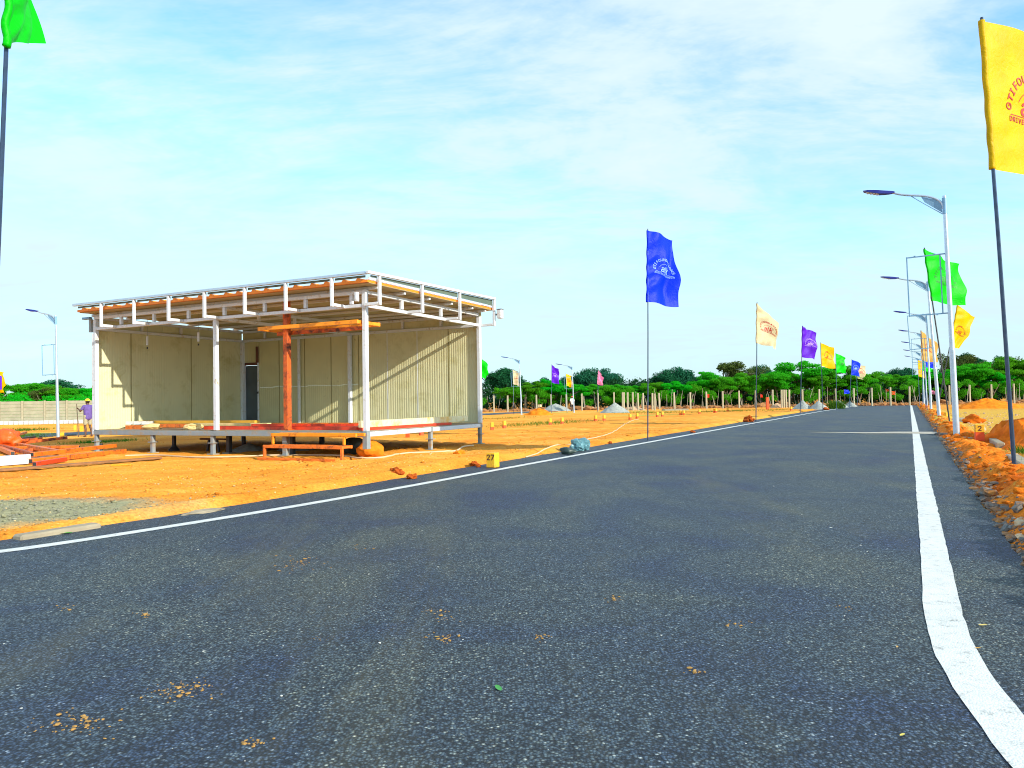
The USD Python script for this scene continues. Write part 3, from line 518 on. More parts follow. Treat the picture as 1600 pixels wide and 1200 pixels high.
lying('box_section', 'long pale cream box section lying along the right edge of the cabin floor', 'steel beam', (-0.40, 0.25), (-0.22, 5.3), 0.10, 0.17, CREAM_TUBE, z=F2 + 0.07)
lying('red_bar', 'thin red steel bar under the cream box section at the right floor edge', 'steel bar', (-0.34, 0.2), (-0.15, 4.2), 0.09, 0.07, RED_STEEL)
lying('red_channel', 'bright red steel channel on the cabin floor between the two front posts', 'steel beam', (bxs(322, 0.55), 0.55), (bxs(560, 0.55), 0.55), 0.16, 0.09, RED_STEEL, True)
lying('red_channel', 'red steel channel stacked on top of another red channel behind the orange column', 'steel beam', (bxs(395, 0.6), 0.60), (bxs(556, 0.7), 0.72), 0.14, 0.06, RED_STEEL, z=F2 + 0.092)
lying('orange_bar', 'orange steel bar lying highest across the red channels towards the back post', 'steel bar', (bxs(402, 1.2), 1.2), (bxs(560, 1.2), 1.25), 0.10, 0.06, ORANGE_STEEL, z=F2 + 0.10)
lying('plank', 'long orange painted plank at the back of the pile before the left wall', 'plank', (bxs(218, 1.3), 1.3), (bxs(400, 1.3), 1.35), 0.20, 0.09, plain('amber_plank', (0.72, 0.36, 0.03), 0.6), z=F2 + 0.14)
lying('plank', 'pale timber plank lying beside the middle front post on the floor', 'plank', (bxs(300, 1.0), 1.0), (bxs(420, 1.0), 1.02), 0.16, 0.08, TIMBER, z=F2 + 0.085)
lying('orange_channel', 'orange open channel at the left end of the pile on the cabin floor', 'steel beam', (bxs(200, 0.5), 0.5), (bxs(246, 0.5), 0.5), 0.18, 0.12, ORANGE_STEEL, True)
lying('orange_channel', 'orange channel with dark gaps beneath it left of the middle post', 'steel beam', (bxs(254, 0.45), 0.45), (bxs(300, 0.45), 0.42), 0.18, 0.10, ORANGE_STEEL, True, z=F2 + 0.06)
for k in range(3):
    xx = bxs(198 + 12.6 * k, 0.75); lab = ['first white foam block at the left end of the floor pile', 'middle one of the three white foam blocks on the floor pile', 'white foam block nearest the crumpled packing on the floor pile'][k]
    obj_at('foam_block', cbox(0.0, 0.22, 0, 0.35, 0, 0.10), WHITE_PAINT, bw(xx, 0.7, F2 + 0.125), lab, 'foam block')
for k, px in enumerate((240, 305)):
    b = lump(0.22, 30 + k, 0.4, 2, 0.5); b.vertices *= [1.3, 0.7, 1]; obj_at('packing', b, TIMBER, bw(bxs(px, 0.4), 0.35, F2 + 0.08), ['crumpled pale packing beside the white foam blocks', 'crumpled pale packing against the middle front post'][k], 'packing')

# orange stair frame in front of the cabin
stx0, stx1 = bx_at(427, 680, yplane=-0.35)[0], bx_at(560, 680, yplane=-0.35)[0]
sf = thing('step_frame', 'welded orange steel frame of two bare steps in front of the cabin floor', 'step frame', bw(0, 0, 0), math.degrees(YAW))
for y in (-0.10, -0.42): obj('upper_rail', cbox(stx0, stx1, y - 0.03, y + 0.03, 0.54, 0.62), AMBER, sf)
lx0, lx1 = bx_at(414, 695, yplane=-0.75)[0], bx_at(538, 695, yplane=-0.75)[0]
for y in (-0.47, -0.80): obj('lower_rail', cbox(lx0, lx1, y - 0.03, y + 0.03, 0.27, 0.345), ORANGE_STEEL, sf)
obj('ground_rail', cbox(lx0 + 0.06, lx1, -1.08, -1.02, 0.0, 0.06), ORANGE_STEEL, sf)
for x in (stx0 + 0.03, stx1 - 0.4): obj('leg', cbox(x, x + 0.06, -0.45, -0.392, 0.346, 0.539), AMBER, sf)
for x in (lx0, lx1 - 0.07):
    obj('leg', cbox(x, x + 0.07, -0.83, -0.771, 0.0, 0.269), ORANGE_STEEL, sf); obj('end_bar', cbox(x + 0.001, x + 0.06, -0.769, -0.501, 0.28, 0.335), ORANGE_STEEL, sf)
# things under and around the floor
pb = at(553, 708); b = lump(0.30, 51, 1.0, 2, 0.3); b.vertices *= [1.0, 0.7, 0.85]; obj_at('plastic_drum', b, BAG_DARK, (pb[0], pb[1], 0.18), 'crumpled dark green plastic sack beside the foot of the right front post', 'sack', smooth=True)
pb = at(577, 714); b = trimesh.intersections.slice_mesh_plane(lump(0.34, 52, 0.85, 2, 0.3), [0, 0, 1], [0, 0, -0.2], cap=False); obj_at('laterite_block', b, SOIL_ORANGE, (pb[0], pb[1] + 0.2, 0.15), 'large orange lump of earth under the right front post', 'earth block')
for px, yy, lab in ((388, 1.5, 'small dark heap of grit around a black foot under the cabin floor'), (463, 2.2, 'small grey heap of grit under the cabin behind the orange steps')):
    q = bx_at(px, 700, yplane=yy); 
    c = trimesh.creation.revolve(np.array([[0, 0.22], [0.15, 0.17], [0.4, 0.07], [0.62, -0.03]]), sections=18); c.vertices *= (1 + 0.2 * (meshkit.fbm(c.vertices * 4, 3, 6) - 0.5))[:, None]
    obj_at('grit_heap', c, GRAVEL, bw(q[0], yy, 0), lab, 'gravel heap')
tr = bx_at(333, 692, yplane=0.9); tre = thing('trestle', 'low dark trestle with a crosspiece standing under the cabin floor', 'trestle', bw(tr[0], 0.9), math.degrees(YAW))
obj('crosspiece', cbox(-0.5, 0.5, -0.05, 0.05, 0.34, 0.39), BROWN, tre)
for s_ in (-1, 1): obj('leg', beam((s_ * 0.24, 0, 0), (s_ * 0.16, 0, 0.34), 0.06, 0.06), BLACK_STEEL, tre)
# ------------------------------------------------------------------ flags on poles
def letters(text, h, bold=True): 
    out = []; x = 0.0
    for ch in text:
        if ch == ' ': out.append((None, x, h * 0.35)); x += h * 0.35; continue
        m = meshkit.text_mesh(ch, h, 0.003, bold); w = m.bounds[1][0] - m.bounds[0][0]; m.apply_translation((-m.bounds[0][0] - w / 2, 0, 0))
        out.append((m, x + w / 2, w)); x += w + h * 0.22
    return out, x
def flag(name, label, base, TL, BL, TR, BR, col, ink, seed, group, amp=0.10, logo=True, pole_r=0.022, pole_mat=None, detail=1, tail=0.05, lcx=0.55, lcy=0.53, lk=0.29, pole_top=True):
    base, TL, BL, TR, BR = (np.asarray(v, float) for v in (base, TL, BL, TR, BR))
    t = thing(name, label, 'flag', base, 0, group); r = np.random.default_rng(seed); ph = r.uniform(0, 6.28, 6)
    nrm = np.cross(TR - TL, BL - TL); nrm /= np.linalg.norm(nrm)
    if nrm @ (CAM - TL) < 0: nrm = -nrm
    wdt = np.linalg.norm((TR + BR) / 2 - (TL + BL) / 2); hgt = np.linalg.norm(TL - BL)
    def S(u, v):
        u, v = np.asarray(u, float)[..., None], np.asarray(v, float)[..., None]
        p = TL * (1 - u) * (1 - v) + TR * u * (1 - v) + BL * (1 - u) * v + BR * u * v
        e = np.clip(u * 1.6, 0, 1)
        wv = amp * e * (np.sin(6.0 * u + 2.2 * v + ph[0]) * 0.75 + 0.45 * np.sin(3.2 * u - 7.5 * v + ph[1]) + 0.22 * np.sin(13 * u + 6 * v + ph[2]))
        fold = 0.20 * amp * np.sin(24 * v + 9 * u + ph[3] + 2 * np.sin(5 * v + ph[5])) * np.exp(-((u - 0.16) / 0.22) ** 2) + 0.26 * amp * np.sin(11 * (v + 0.9 * u) + ph[4]) * np.sin(3.1 * u)
        edge = (TR - TL) / np.linalg.norm(TR - TL)
        return p + nrm * (wv + fold) + edge * tail * u * u * (np.sin(9 * v + ph[1]) + 0.5 * np.sin(17 * v + ph[2]) ) + np.array([0, 0, -1.0]) * 0.05 * hgt * (0.5 * np.sin(3.14 * u) * np.sin(2.5 * u + ph[0])) 
    nu, nv = (44, 64) if detail else (16, 22)
    U, V = np.meshgrid(np.linspace(0, 1, nu), np.linspace(0, 1, nv), indexing='ij')
    obj('cloth', grid(S(U, V) - base), CLOTH[col], t, smooth=True)
    tip = TL + (TL - base) / np.linalg.norm(TL - base) * 0.05
    obj('pole', tube([(0, 0, -0.1), (tip - base) * 0.5 + np.array([0.01, 0, 0]), tip - base], [pole_r, pole_r * 0.9, pole_r * 0.75], 8), pole_mat or POLE_DARK, t, smooth=40)
    if detail:
        sl = S(np.full(nv, 0.0), np.linspace(0, 1, nv)); obj('sleeve', tube(sl - base, pole_r * 1.55, 8), CLOTH[col], t, smooth=True)
    if logo:
        R = lk * wdt; parts_ = []
        def put(m, cx, cy, ang=0.0, shear=0.0):
            v = m.vertices.copy(); x = v[:, 0] + shear * v[:, 1]; y = v[:, 1]; c, s = math.cos(ang), math.sin(ang)
            X, Y = cx + x * c - y * s, cy + x * s + y * c
            u_, v_ = lcx + X / wdt, lcy - Y / hgt; P = S(u_, v_); e = 1e-3
            n = np.cross(S(u_ + e, v_) - P, S(u_, v_ + e) - P); n /= np.linalg.norm(n, axis=1)[:, None]; n *= np.sign(n @ nrm)[:, None]
            return trimesh.Trimesh(P + n * (0.006 + v[:, 2:3]) - base, m.faces, process=False)
        hh = R * 0.23; lt, L = letters('GTI FOUNDATIONS', hh); scale = (math.pi * 0.98) / L
        for m, x, w in lt:
            if m is not None: a = math.pi * 0.99 - x * scale; parts_.append(put(m, R * math.cos(a), R * math.sin(a), a - math.pi / 2))
        lt, L = letters('DRIVEN BY ETHICS', R * 0.15)
        for m, x, w in lt:
            if m is not None: parts_.append(put(m, (x - L / 2) * (2 * R / L) * 1.15, -R * 0.30, 0, 0.2))
        lt, L = letters('alk', R * 0.52)
        for m, x, w in lt:
            mm = m.subdivide(); parts_.append(put(mm, (x - L / 2) * 0.86, -0.02 * R, 0, 0.25))
        arc = [(R * 0.72 * math.cos(a), R * 0.72 * math.sin(a)) for a in np.linspace(0.5, 2.64, 24)]
        ar = trimesh.Trimesh(*[np.array(z) for z in ([[x * q, y * q, 0.0] for x, y in arc for q in (1.0, 0.965)], [f for i in range(23) for f in ((2 * i, 2 * i + 1, 2 * i + 2), (2 * i + 1, 2 * i + 3, 2 * i + 2))])], process=False)
        parts_.append(put(ar, 0, 0)); ln = box(-1.05 * R, 1.05 * R, -0.012 * R, 0.012 * R, 0, 0.002).subdivide().subdivide(); parts_.append(put(ln, 0, -0.09 * R))
        obj('emblem', cat(parts_), INK[ink], t)
    return t
def pflag(name, label, Y, hb, TLp, BLp, TRp, BRp, col, ink, seed, group, dy=0.6, by=None, **kw):
    """A flag from the pixels of its corners; hb = pixel of the pole's foot on the ground, Y = distance ahead of the hoist."""
    base = at(*hb) if by is None else far(hb[0], hb[1], by); TL, BL = far(*TLp, Y), far(*BLp, Y)
    if by is None: base = np.array([base[0], base[1], float(ground_z(*[np.array([q]) for q in st(base)])[0])])
    d = far(*TRp, Y)[0] - TL[0]
    return flag(name, label, base, TL, BL, far(*TRp, Y + d * dy), far(*BRp, Y + d * dy), col, ink, seed, group, **kw)
GL, GR, GB = 'flags along the left road edge', 'flags along the right road edge', 'flags on the second row across the site'
pflag('flag_pole', 'large yellow flag with red lettering on a dark leaning pole nearest on the right', 12.1, (1586, 742), (1534, 32), (1551, 264), (1706, 66), (1712, 282), 'yellow', 'red', 3, GR, amp=0.06, pole_r=0.033, lcx=0.41, lcy=0.575, lk=0.20, tail=0.03)
pflag('flag_pole', 'tall blue flag with pale emblem standing alone at the middle of the left road edge', 23.67, (1012, 688), (1012, 360), (1011, 472), (1055, 374), (1062, 480), 'blue', 'lightblue', 14, GL, amp=0.13, pole_r=0.021)
pflag('flag_pole', 'cream flag with red emblem on the left road edge between blue and violet flags', 39.4, (1181, 659), (1183, 474), (1182, 536), (1214, 504), (1215, 547), 'cream', 'red', 22, GL, amp=0.16, pole_r=0.028)
pflag('flag_pole', 'violet flag with pale emblem on the left road edge beside the golden one', 52.7, (1250, 648), (1254, 510), (1253, 558), (1274, 520), (1276, 562), 'violet', 'lilac', 35, GL, amp=0.14, pole_r=0.03)
pflag('flag_pole', 'golden yellow flag above the gravel heaps on the left road edge', 62.0, (1286, 643), (1282, 536), (1284, 572), (1303, 543), (1303, 576), 'gold', 'red', 41, GL, amp=0.12, pole_r=0.03, detail=0)
pflag('flag_pole', 'green flag against the treetops between golden and blue flags on the left', 76, (1307, 640), (1306, 552), (1307, 582), (1322, 560), (1323, 583), 'green', 'darkgreen', 52, GL, amp=0.16, pole_r=0.03, detail=0)
pflag('flag_pole', 'blue flag with cream one behind it at the far end of the left row', 86, (1327, 637), (1331, 562), (1329.5, 586), (1344, 568), (1343, 588.5), 'blue', 'lightblue', 63, GL, amp=0.1, pole_r=0.03, detail=0)
pflag('flag_pole', 'cream flag half hidden behind the farthest blue flag of the left row', 96, (1340, 635), (1338, 570), (1337, 590), (1352, 572), (1351, 594), 'cream', 'red', 71, GL, amp=0.12, pole_r=0.03, detail=0)
flag('flag_pole', 'bright green flag cut by the top left corner on a slim pole', far(-25, 760, 6.75) * [1, 1, 0], far(20.5, -195, 6.6), far(9, 73, 6.6), far(66, -170, 7.6), far(61, 66, 7.5), 'green', 'darkgreen', 80, GL, amp=0.10, logo=False, pole_r=0.022)
pflag('flag_pole', 'green flag with dark emblem seen through the banner frame of the nearest street lamp', 29.8, (1485, 667), (1444.5, 389), (1457, 470), (1500, 412), (1507, 477), 'green', 'darkgreen', 93, GR, amp=0.12, pole_r=0.03, pole_mat=BLACK_STEEL, lcx=0.5, lk=0.27)
pflag('flag_pole', 'lemon yellow flag slanting right of the nearest street lamp pole', 42.1, (1463, 652), (1496.5, 477), (1485, 538), (1525.5, 495), (1499, 545), 'yellow', 'red', 101, GR, amp=0.10, pole_r=0.03, pole_mat=BLACK_STEEL, dy=0.4, lcy=0.6, lcx=0.5)
pflag('flag_pole', 'tan cream flag behind the third street lamp of the right row', 57, (1449, 645), (1439, 517), (1441, 563), (1463, 535), (1463, 566), 'tan', 'red', 112, GR, amp=0.14, pole_r=0.03)
pflag('flag_pole', 'blue flag mostly covered by the tan flag of the right row', 70, (1446, 640), (1446, 563), (1447, 574), (1464, 567), (1464, 577), 'blue', 'lightblue', 121, GR, amp=0.1, logo=False, detail=0)
pflag('flag_pole', 'green flag at the far end of the right row below the blue one', 80, (1441, 638), (1442, 563), (1442, 580), (1456, 570), (1456, 581), 'green', 'darkgreen', 131, GR, amp=0.1, logo=False, detail=0)
pflag('flag_pole', 'golden flag at the far end of the right row beside the farthest street lamps', 92, (1437, 636), (1434, 563), (1435, 588), (1446, 567), (1445, 591), 'gold', 'red', 141, GR, amp=0.1, logo=False, detail=0)
pflag('flag_pole', 'bright green flag peeping out behind the right wall of the cabin', 60, (750, 652), (747, 556), (748, 590), (763, 570), (762, 593), 'green', 'darkgreen', 151, GB, amp=0.2, logo=False, detail=0)
pflag('flag_pole', 'pale cream flag hanging beside a street lamp right of the cabin', 70, (803, 648), (801, 577), (801.5, 600), (811, 584), (812, 604), 'cream', 'red', 161, GB, amp=0.2, detail=0)
pflag('flag_pole', 'violet flag against the sky above the first grey gravel heap', 72, (861.5, 647), (862, 570), (862, 597), (873, 577), (872, 600), 'violet', 'lilac', 171, GB, amp=0.15, detail=0)
pflag('flag_pole', 'golden flag beside a street lamp and the worker in white', 76, (886, 645), (884, 584), (885.5, 603), (894, 588), (894, 605), 'gold', 'red', 181, GB, amp=0.15, detail=0)
pflag('flag_pole', 'pink flag in front of the dark round tree right of the cabin', 80, (934, 644), (934.5, 578), (933, 600), (943, 590), (940, 602), 'pink', 'lilac', 191, GB, amp=0.2, detail=0)
fl = pflag('flag_pole', 'purple and yellow flag cut by the left edge above the boundary wall', 40, (-14, 676), (-12, 575), (-12, 612), (7, 582), (6, 613), 'gold', 'red', 201, GB, amp=0.12, logo=False, detail=0)
b = fl.GetAttribute('xformOp:translate').Get(); b = np.array(b)
Pq = np.array([[far(*q, 39.85) for q in ((-11, 582), (-11, 608))], [far(*q, 40.1) for q in ((3.0, 588), (3.0, 609))]]); obj('purple_field', grid(Pq - b), CLOTH['violet'], fl)
for i, (x, y, w, hh, col, lab) in enumerate(((1323, 612, 9, 7, 'blue', 'small blue pennant on a stick before the trees near the far road end'), (1106, 618.5, 4.5, 6, 'red', 'small red pennant beside a fence post left of the cream flag'), (1190, 618.5, 4, 5, 'red', 'small red pennant in the thicket right of the cream flag pole'),
        (1386, 609.5, 5, 4.5, 'orange', 'small orange pennant left of a fence post over the road end'), (1396, 614, 7, 6, 'orange', 'larger orange pennant right of a fence post over the road end'), (1458, 613, 6, 6, 'pink', 'small pink pennant between the street lamps on the right'))):
    Y = 92 + i; TL, BL = far(x - w / 2, y - hh / 2, Y), far(x - w / 2, y + hh / 2, Y)
    flag('pennant', lab, np.array([TL[0], TL[1], 0.0]), TL, BL, far(x + w / 2, y - hh / 2 + 1, Y + .2), far(x + w / 2, y + hh / 2, Y + .2), col, 'red', 300 + i, 'small pennants before the trees', amp=0.05, logo=False, detail=0, pole_r=0.02, pole_mat=WOOD_DARK)

# ------------------------------------------------------------------ street lamps
def make_lamp(label, loc, rz, group):
    """Local frame: arm and banner frame reach out along -x, the pole stands on z."""
    t = thing('street_lamp', label, 'street lamp', loc, rz, group)
    obj('pole', tube([(0, 0, -0.1), (0, 0, 2.6), (0, 0, 2.61), (0, 0, 7.08)], [0.085, 0.078, 0.068, 0.05], 16), GALV, t, smooth=40)
    obj('base_flange', cbox(-0.16, 0.16, -0.16, 0.16, 0.0, 0.025, 0.004), GALV, t)
    arm = smoothline([(-0.045, 0, 6.72), (-0.10, 0, 6.93), (-0.26, 0, 7.06), (-0.65, 0, 7.20), (-1.30, 0, 7.40)], 20); obj('arm', tube(arm, 0.032, 10), GALV, t, smooth=True)
    obj('collar', tube([(0, 0, 6.55), (0, 0, 7.02)], 0.062, 14), BLUE_PLATE, t, smooth=40)
    pl = Polygon([(-0.065, 6.60), (-0.085, 6.90), (-0.25, 7.02), (-0.58, 7.15), (-0.50, 6.98)]); m = trimesh.creation.extrude_polygon(pl, 0.016, engine='earcut')
    m.apply_transform(np.array([[1, 0, 0, 0], [0, 0, 1, -0.008], [0, 1, 0, 0], [0, 0, 0, 1.0]])); obj('gusset_plate', m, BLUE_PLATE, t)
    obj('strut', tube([(-0.06, 0, 6.56), (-0.53, 0, 6.95), (-0.90, 0, 7.27)], 0.012, 6), BLUE_PLATE, t)
    hull = []
    for x, w, z0, z1 in ((-1.26, 0.035, 7.365, 7.435), (-1.42, 0.07, 7.36, 7.47), (-1.68, 0.14, 7.40, 7.53), (-1.98, 0.14, 7.50, 7.585), (-2.10, 0.10, 7.545, 7.59)):
        for s_ in (-1, 1): hull += [(x, s_ * w, z0 + 0.015), (x, s_ * w * 0.9, z1 - 0.012), (x, s_ * w * 0.55, z1)]
    hd_ = obj('lamp_head', trimesh.convex.convex_hull(np.array(hull)), NAVY, t)
    for k in range(4):
        x = -1.72 - 0.085 * k; z = 7.43 + 0.028 * k; obj('lens', cbox(x - 0.035, x + 0.035, -0.09, 0.09, z - 0.022, z + 0.01, 0.004), LENS, hd_)
    fr = obj('banner_frame', cat([cbox(-1.05, -0.055, -0.015, 0.015, 5.385, 5.42, 0.003), cbox(-1.05, -0.055, -0.015, 0.015, 3.66, 3.695, 0.003), cbox(-1.051, -1.015, -0.016, 0.016, 3.655, 5.425, 0.003), cbox(-0.20, -0.165, -0.014, 0.014, 3.696, 5.384, 0.003)]), BLUE_PLATE, t)
    for z in (5.42, 3.64):
        for x in (-0.85, -0.35): obj('clip', cbox(x, x + 0.05, -0.02, 0.02, z, z + 0.02, 0.003), BLUE_PLATE, fr)
    return t
LG = 'street lamps along the right road edge'; LAB = ['tall galvanised street lamp with an empty banner frame nearest on the right', 'second street lamp of the right row just behind the green flag', 'third street lamp of the right row before the tan cream flag', 'fourth street lamp of the right row', 'fifth street lamp of the right row with the golden flag before it', 'sixth and farthest well seen street lamp of the right row', 'faint farthest street lamp at the end of the road']
RZ = -math.degrees(RA)
lamp_bases = [((1495, 686), 1.19), ((1469, 657), 1.30), ((1452.5, 644.5), 1.30), (None, 1.33), (None, 1.33), (None, 1.34), (None, 1.34)]
lamp_s = [24.7, 42.8, 61.5, 80, 98, 116, 135]
p0 = rd(24.7, 1.19); lamp0 = make_lamp(LAB[0], p0, RZ - 1.5, LG)
def lean(p, a, b): p.GetAttribute('xformOpOrder'); UsdGeom.Xformable(p).AddRotateYOp().Set(a); UsdGeom.Xformable(p).AddRotateXOp().Set(b)
lean(lamp0, -1.15, 0.4)
for k in range(1, 7):
    o = dup(lamp0, 'street_lamp', LAB[k], 'street lamp', rd(lamp_s[k], 1.33 + 0.004 * (lamp_s[k] - 40)), RZ + 2 * math.sin(k * 2.3), LG); lean(o, [-2.9, -1.2, -0.9, -0.8, -0.6, -0.5][k - 1], 0.5 * math.sin(k))
for (px, py), lab, a in (((91, 685), 'street lamp with a banner frame before the boundary wall left of the cabin', -1.0), ((815, 648), 'street lamp just right of the cabin beside the pale cream flag', -1.2), ((897, 645), 'street lamp between the golden flag and the pink flag beyond the site', -1.2)):
    q = at(px, py); o = dup(lamp0, 'street_lamp', lab, 'street lamp', (q[0], q[1], 0), RZ + 12, 'street lamps along the side road', scale={91: (0.78, 0.78, 0.765), 815: (0.85, 0.85, 0.73), 897: (0.80, 0.80, 0.665)}[px]); lean(o, a, 0.3)
obj('lamp_footing', cbox(*[v for v in (p0[0] - 0.42, p0[0] + 0.25, p0[1] - 0.35, p0[1] + 0.2, -0.1, 0.10)], 0.02), CONC, label='rough concrete footing block at the foot of the nearest street lamp', category='footing')

# ------------------------------------------------------------------ fence posts, boundary wall, kerbs, marker stones
ORD = ['first', 'second', 'third', 'fourth', 'fifth', 'sixth', 'seventh', 'eighth', 'ninth', 'tenth', 'eleventh', 'twelfth', 'thirteenth', 'fourteenth', 'fifteenth', 'sixteenth', 'seventeenth', 'eighteenth', 'nineteenth', 'twentieth']
ORD += ['twenty-' + o for o in ORD[:9]] + ['thirtieth'] + ['thirty-' + o for o in ORD[:9]] + ['fortieth'] + ['forty-' + o for o in ORD[:9]]
pxs = [(771.5, 618), (793, 618), (838, 617), (861, 616), (885, 616), (909, 615), (934, 614), (959, 613), (972.5, 613), (974.8, 613), (980.5, 613), (988.5, 613), (997, 614), (1004.5, 614), (1019, 614), (1022.8, 615), (1030, 614), (1053.7, 613), (1078.5, 613), (1103.5, 612), (1129, 611), (1154.5, 610.5), (1180.5, 610), (1207.3, 609),
       (1221, 609), (1224.5, 609), (1228, 609), (1232.5, 609), (1253.5, 608.5), (1279.5, 608), (1306, 607), (1334, 606.5), (1362, 606), (1391, 605), (1420.7, 604), (1483, 602), (1515, 601.5), (1549, 600.5), (1584, 599.5)]
V8 = cbox(-0.075, 0.075, -0.07, 0.07, -0.15, 1.0, 0.012)
for i, (x, y) in enumerate(pxs):
    Y = 86.5 + 0.004 * (x - 800) + (-4.5 if 978 < x < 1024 else 0) + (-3.0 if 1220 < x < 1234 else 0); top = far(x, y, Y); h = top[2]
    m = cbox(-0.085, 0.085, -0.08, 0.08, -0.2, h, 0.015); m.apply_transform(trimesh.transformations.rotation_matrix(random.gauss(0, 0.012), [0, 1, 0]) @ trimesh.transformations.rotation_matrix(0.2, [0, 0, 1]))
    obj_at('fence_post', m, CONC_POST, (top[0], top[1], 0), f'bare grey concrete fence post before the trees, {ORD[i]} from the left', 'fence post', 'concrete fence posts before the trees')
q = at(1199.5, 640); t = obj_at('orange_post', cbox(-0.13, 0.13, -0.11, 0.11, -0.1, 1.25, 0.02), REDOR_PAINT, (q[0], q[1], 0), 'short bright orange red post among the fence posts right of the cream flag', 'post')

# precast boundary wall with white painted blocks at its foot, left of the cabin
wa, wb = far(-420, 670, 56.0), far(165, 662, 62.5); wa[2] = wb[2] = 0; wd_ = (wb - wa); wl = np.linalg.norm(wd_); wd_ /= wl; ang = math.degrees(math.atan2(wd_[1], wd_[0]))
bwall = thing('boundary_wall', 'grey precast concrete boundary wall of stacked slabs between slim posts', 'wall', wa, ang)
pitch = 31.2 / FOC * 60.5 * 1.005; npan = int(wl / pitch); off = wl - npan * pitch
ph_ = (23.5 + 420) / 585 * wl; ph_ = ph_ % pitch; hgtw = 1.62
wx = [ph_ + k * pitch for k in range(-1, npan + 1)]
for x in wx:
    if -0.1 < x < wl: obj('post', cbox(x - 0.07, x + 0.07, -0.09, 0.09, -0.1, hgtw + 0.33, 0.012), CONC_POST, bwall)
for x in wx[:-1]:
    for k in range(6):
        z0 = 0.30 + k * hgtw / 6; obj('slab', cbox(x + 0.072, x + pitch - 0.072, -0.03 + 0.006 * random.random(), 0.03, z0 + 0.004, z0 + hgtw / 6 - 0.006, 0.012), CONC_WALL, bwall)
obj('plinth', cbox(0, wl, -0.05, 0.05, -0.1, 0.303), CONC, bwall)
WN = np.array([wd_[1], -wd_[0], 0])
for k, px in enumerate(np.arange(-8, 142, 8.35)):
    f = (px + 420) / 585; p = wa + wd_ * wl * f + WN * 0.45
    m = cbox(-0.165, 0.165, -0.11, 0.11, 0, 0.30 + 0.02 * random.random(), 0.015); m.apply_transform(trimesh.transformations.rotation_matrix(math.radians(ang) + random.gauss(0, .02), [0, 0, 1]))
    obj_at('kerb_block', m, WHITE_PAINT, (p[0], p[1], 0.0), f'white painted block at the foot of the boundary wall, {ORD[k]} from the left', 'kerb block', 'white painted blocks along the boundary wall')

kq = at(92, 833) ; m = cbox(-0.42, 0.42, -0.09, 0.09, -0.12, 0.07, 0.02); kv = m.subdivide().subdivide().subdivide(); kv.vertices += 0.018 * (meshkit.fbm(kv.vertices * 9, 3, 3)[:, None] - 0.5)
kang = math.atan2(*(at(150, 828) - at(38, 846))[[1, 0]]); kv.apply_transform(trimesh.transformations.rotation_matrix(kang, [0, 0, 1]))
obj_at('kerb_stone', kv, CONC, kq + [0, 0, -0.02], 'rough grey concrete kerb piece half buried at the left road edge', 'kerb stone')
kq = at(318, 800); m = lump(0.2, 61, 0.3, 2, 0.4); m.vertices *= [1.5, 0.6, 0.6]; m.apply_transform(trimesh.transformations.rotation_matrix(kang, [0, 0, 1])); obj_at('kerb_stone', m, CONC, kq + [0, 0, 0.0], 'small pale broken kerb piece in the orange soil lip left of the road', 'kerb stone')
k0, k1 = rd(13.2, 1.72), rd(17.0, 1.72)
m = beam(k0 - (k0 + k1) / 2, k1 - (k0 + k1) / 2, 0.22, 0.22, 0.02); obj_at('kerb_stone', m, CONC, (k0 + k1) / 2 + [0, 0, 0.06], 'straight grey concrete kerb beside the nearest leaning flag pole on the right', 'kerb stone')
k0, k1 = rd(21.5, 1.95), rd(26.0, 1.98)
m = beam(k0 - (k0 + k1) / 2, k1 - (k0 + k1) / 2, 0.18, 0.2, 0.02); obj_at('kerb_stone', m, CONC, (k0 + k1) / 2 + [0, 0, 0.03], 'pale concrete kerb sunk in the soil right of the nearest street lamp', 'kerb stone')

def marker(label, loc, rz, w, h, number=None, red=True, group=None):
    t = thing('plot_marker', label, 'marker stone', loc, rz, group)
    zr = h * 0.38 if red else 0.0
    obj('stone', cbox(-w / 2, w / 2, -w / 2, w / 2, zr + 0.001, h, 0.012), YELLOW_PAINT, t)
    if red: obj('foot', cbox(-w / 2, w / 2, -w / 2, w / 2, -0.1, zr, 0.008), REDOR_PAINT, t)
    else: obj('foot', cbox(-w / 2 + .002, w / 2 - .002, -w / 2 + .002, w / 2 - .002, -0.1, 0.0, 0.008), YELLOW_PAINT, t)
    if number:
        m = meshkit.text_mesh(number, h * 0.36, 0.003, True); m.apply_translation((-m.centroid[0], h * 0.52, 0)); m.apply_transform(np.array([[1, 0, 0, 0], [0, 0, -1, -w / 2 - 0.001], [0, 1, 0, 0], [0, 0, 0, 1.0]])); obj('number', m, DARK_INK, t)
    return t
MG = 'small painted plot marker stones on the site'
q = at(770, 731); marker('yellow marker stone numbered 27 at the left road edge', (q[0], q[1] + 0.1, 0.0), -28, 0.20, 0.30, '27', False)
q = rd(23.55, 1.66); marker('yellow marker stone numbered 2 beside the nearest street lamp', (q[0], q[1], 0.16), -24, 0.21, 0.34, '2', True)
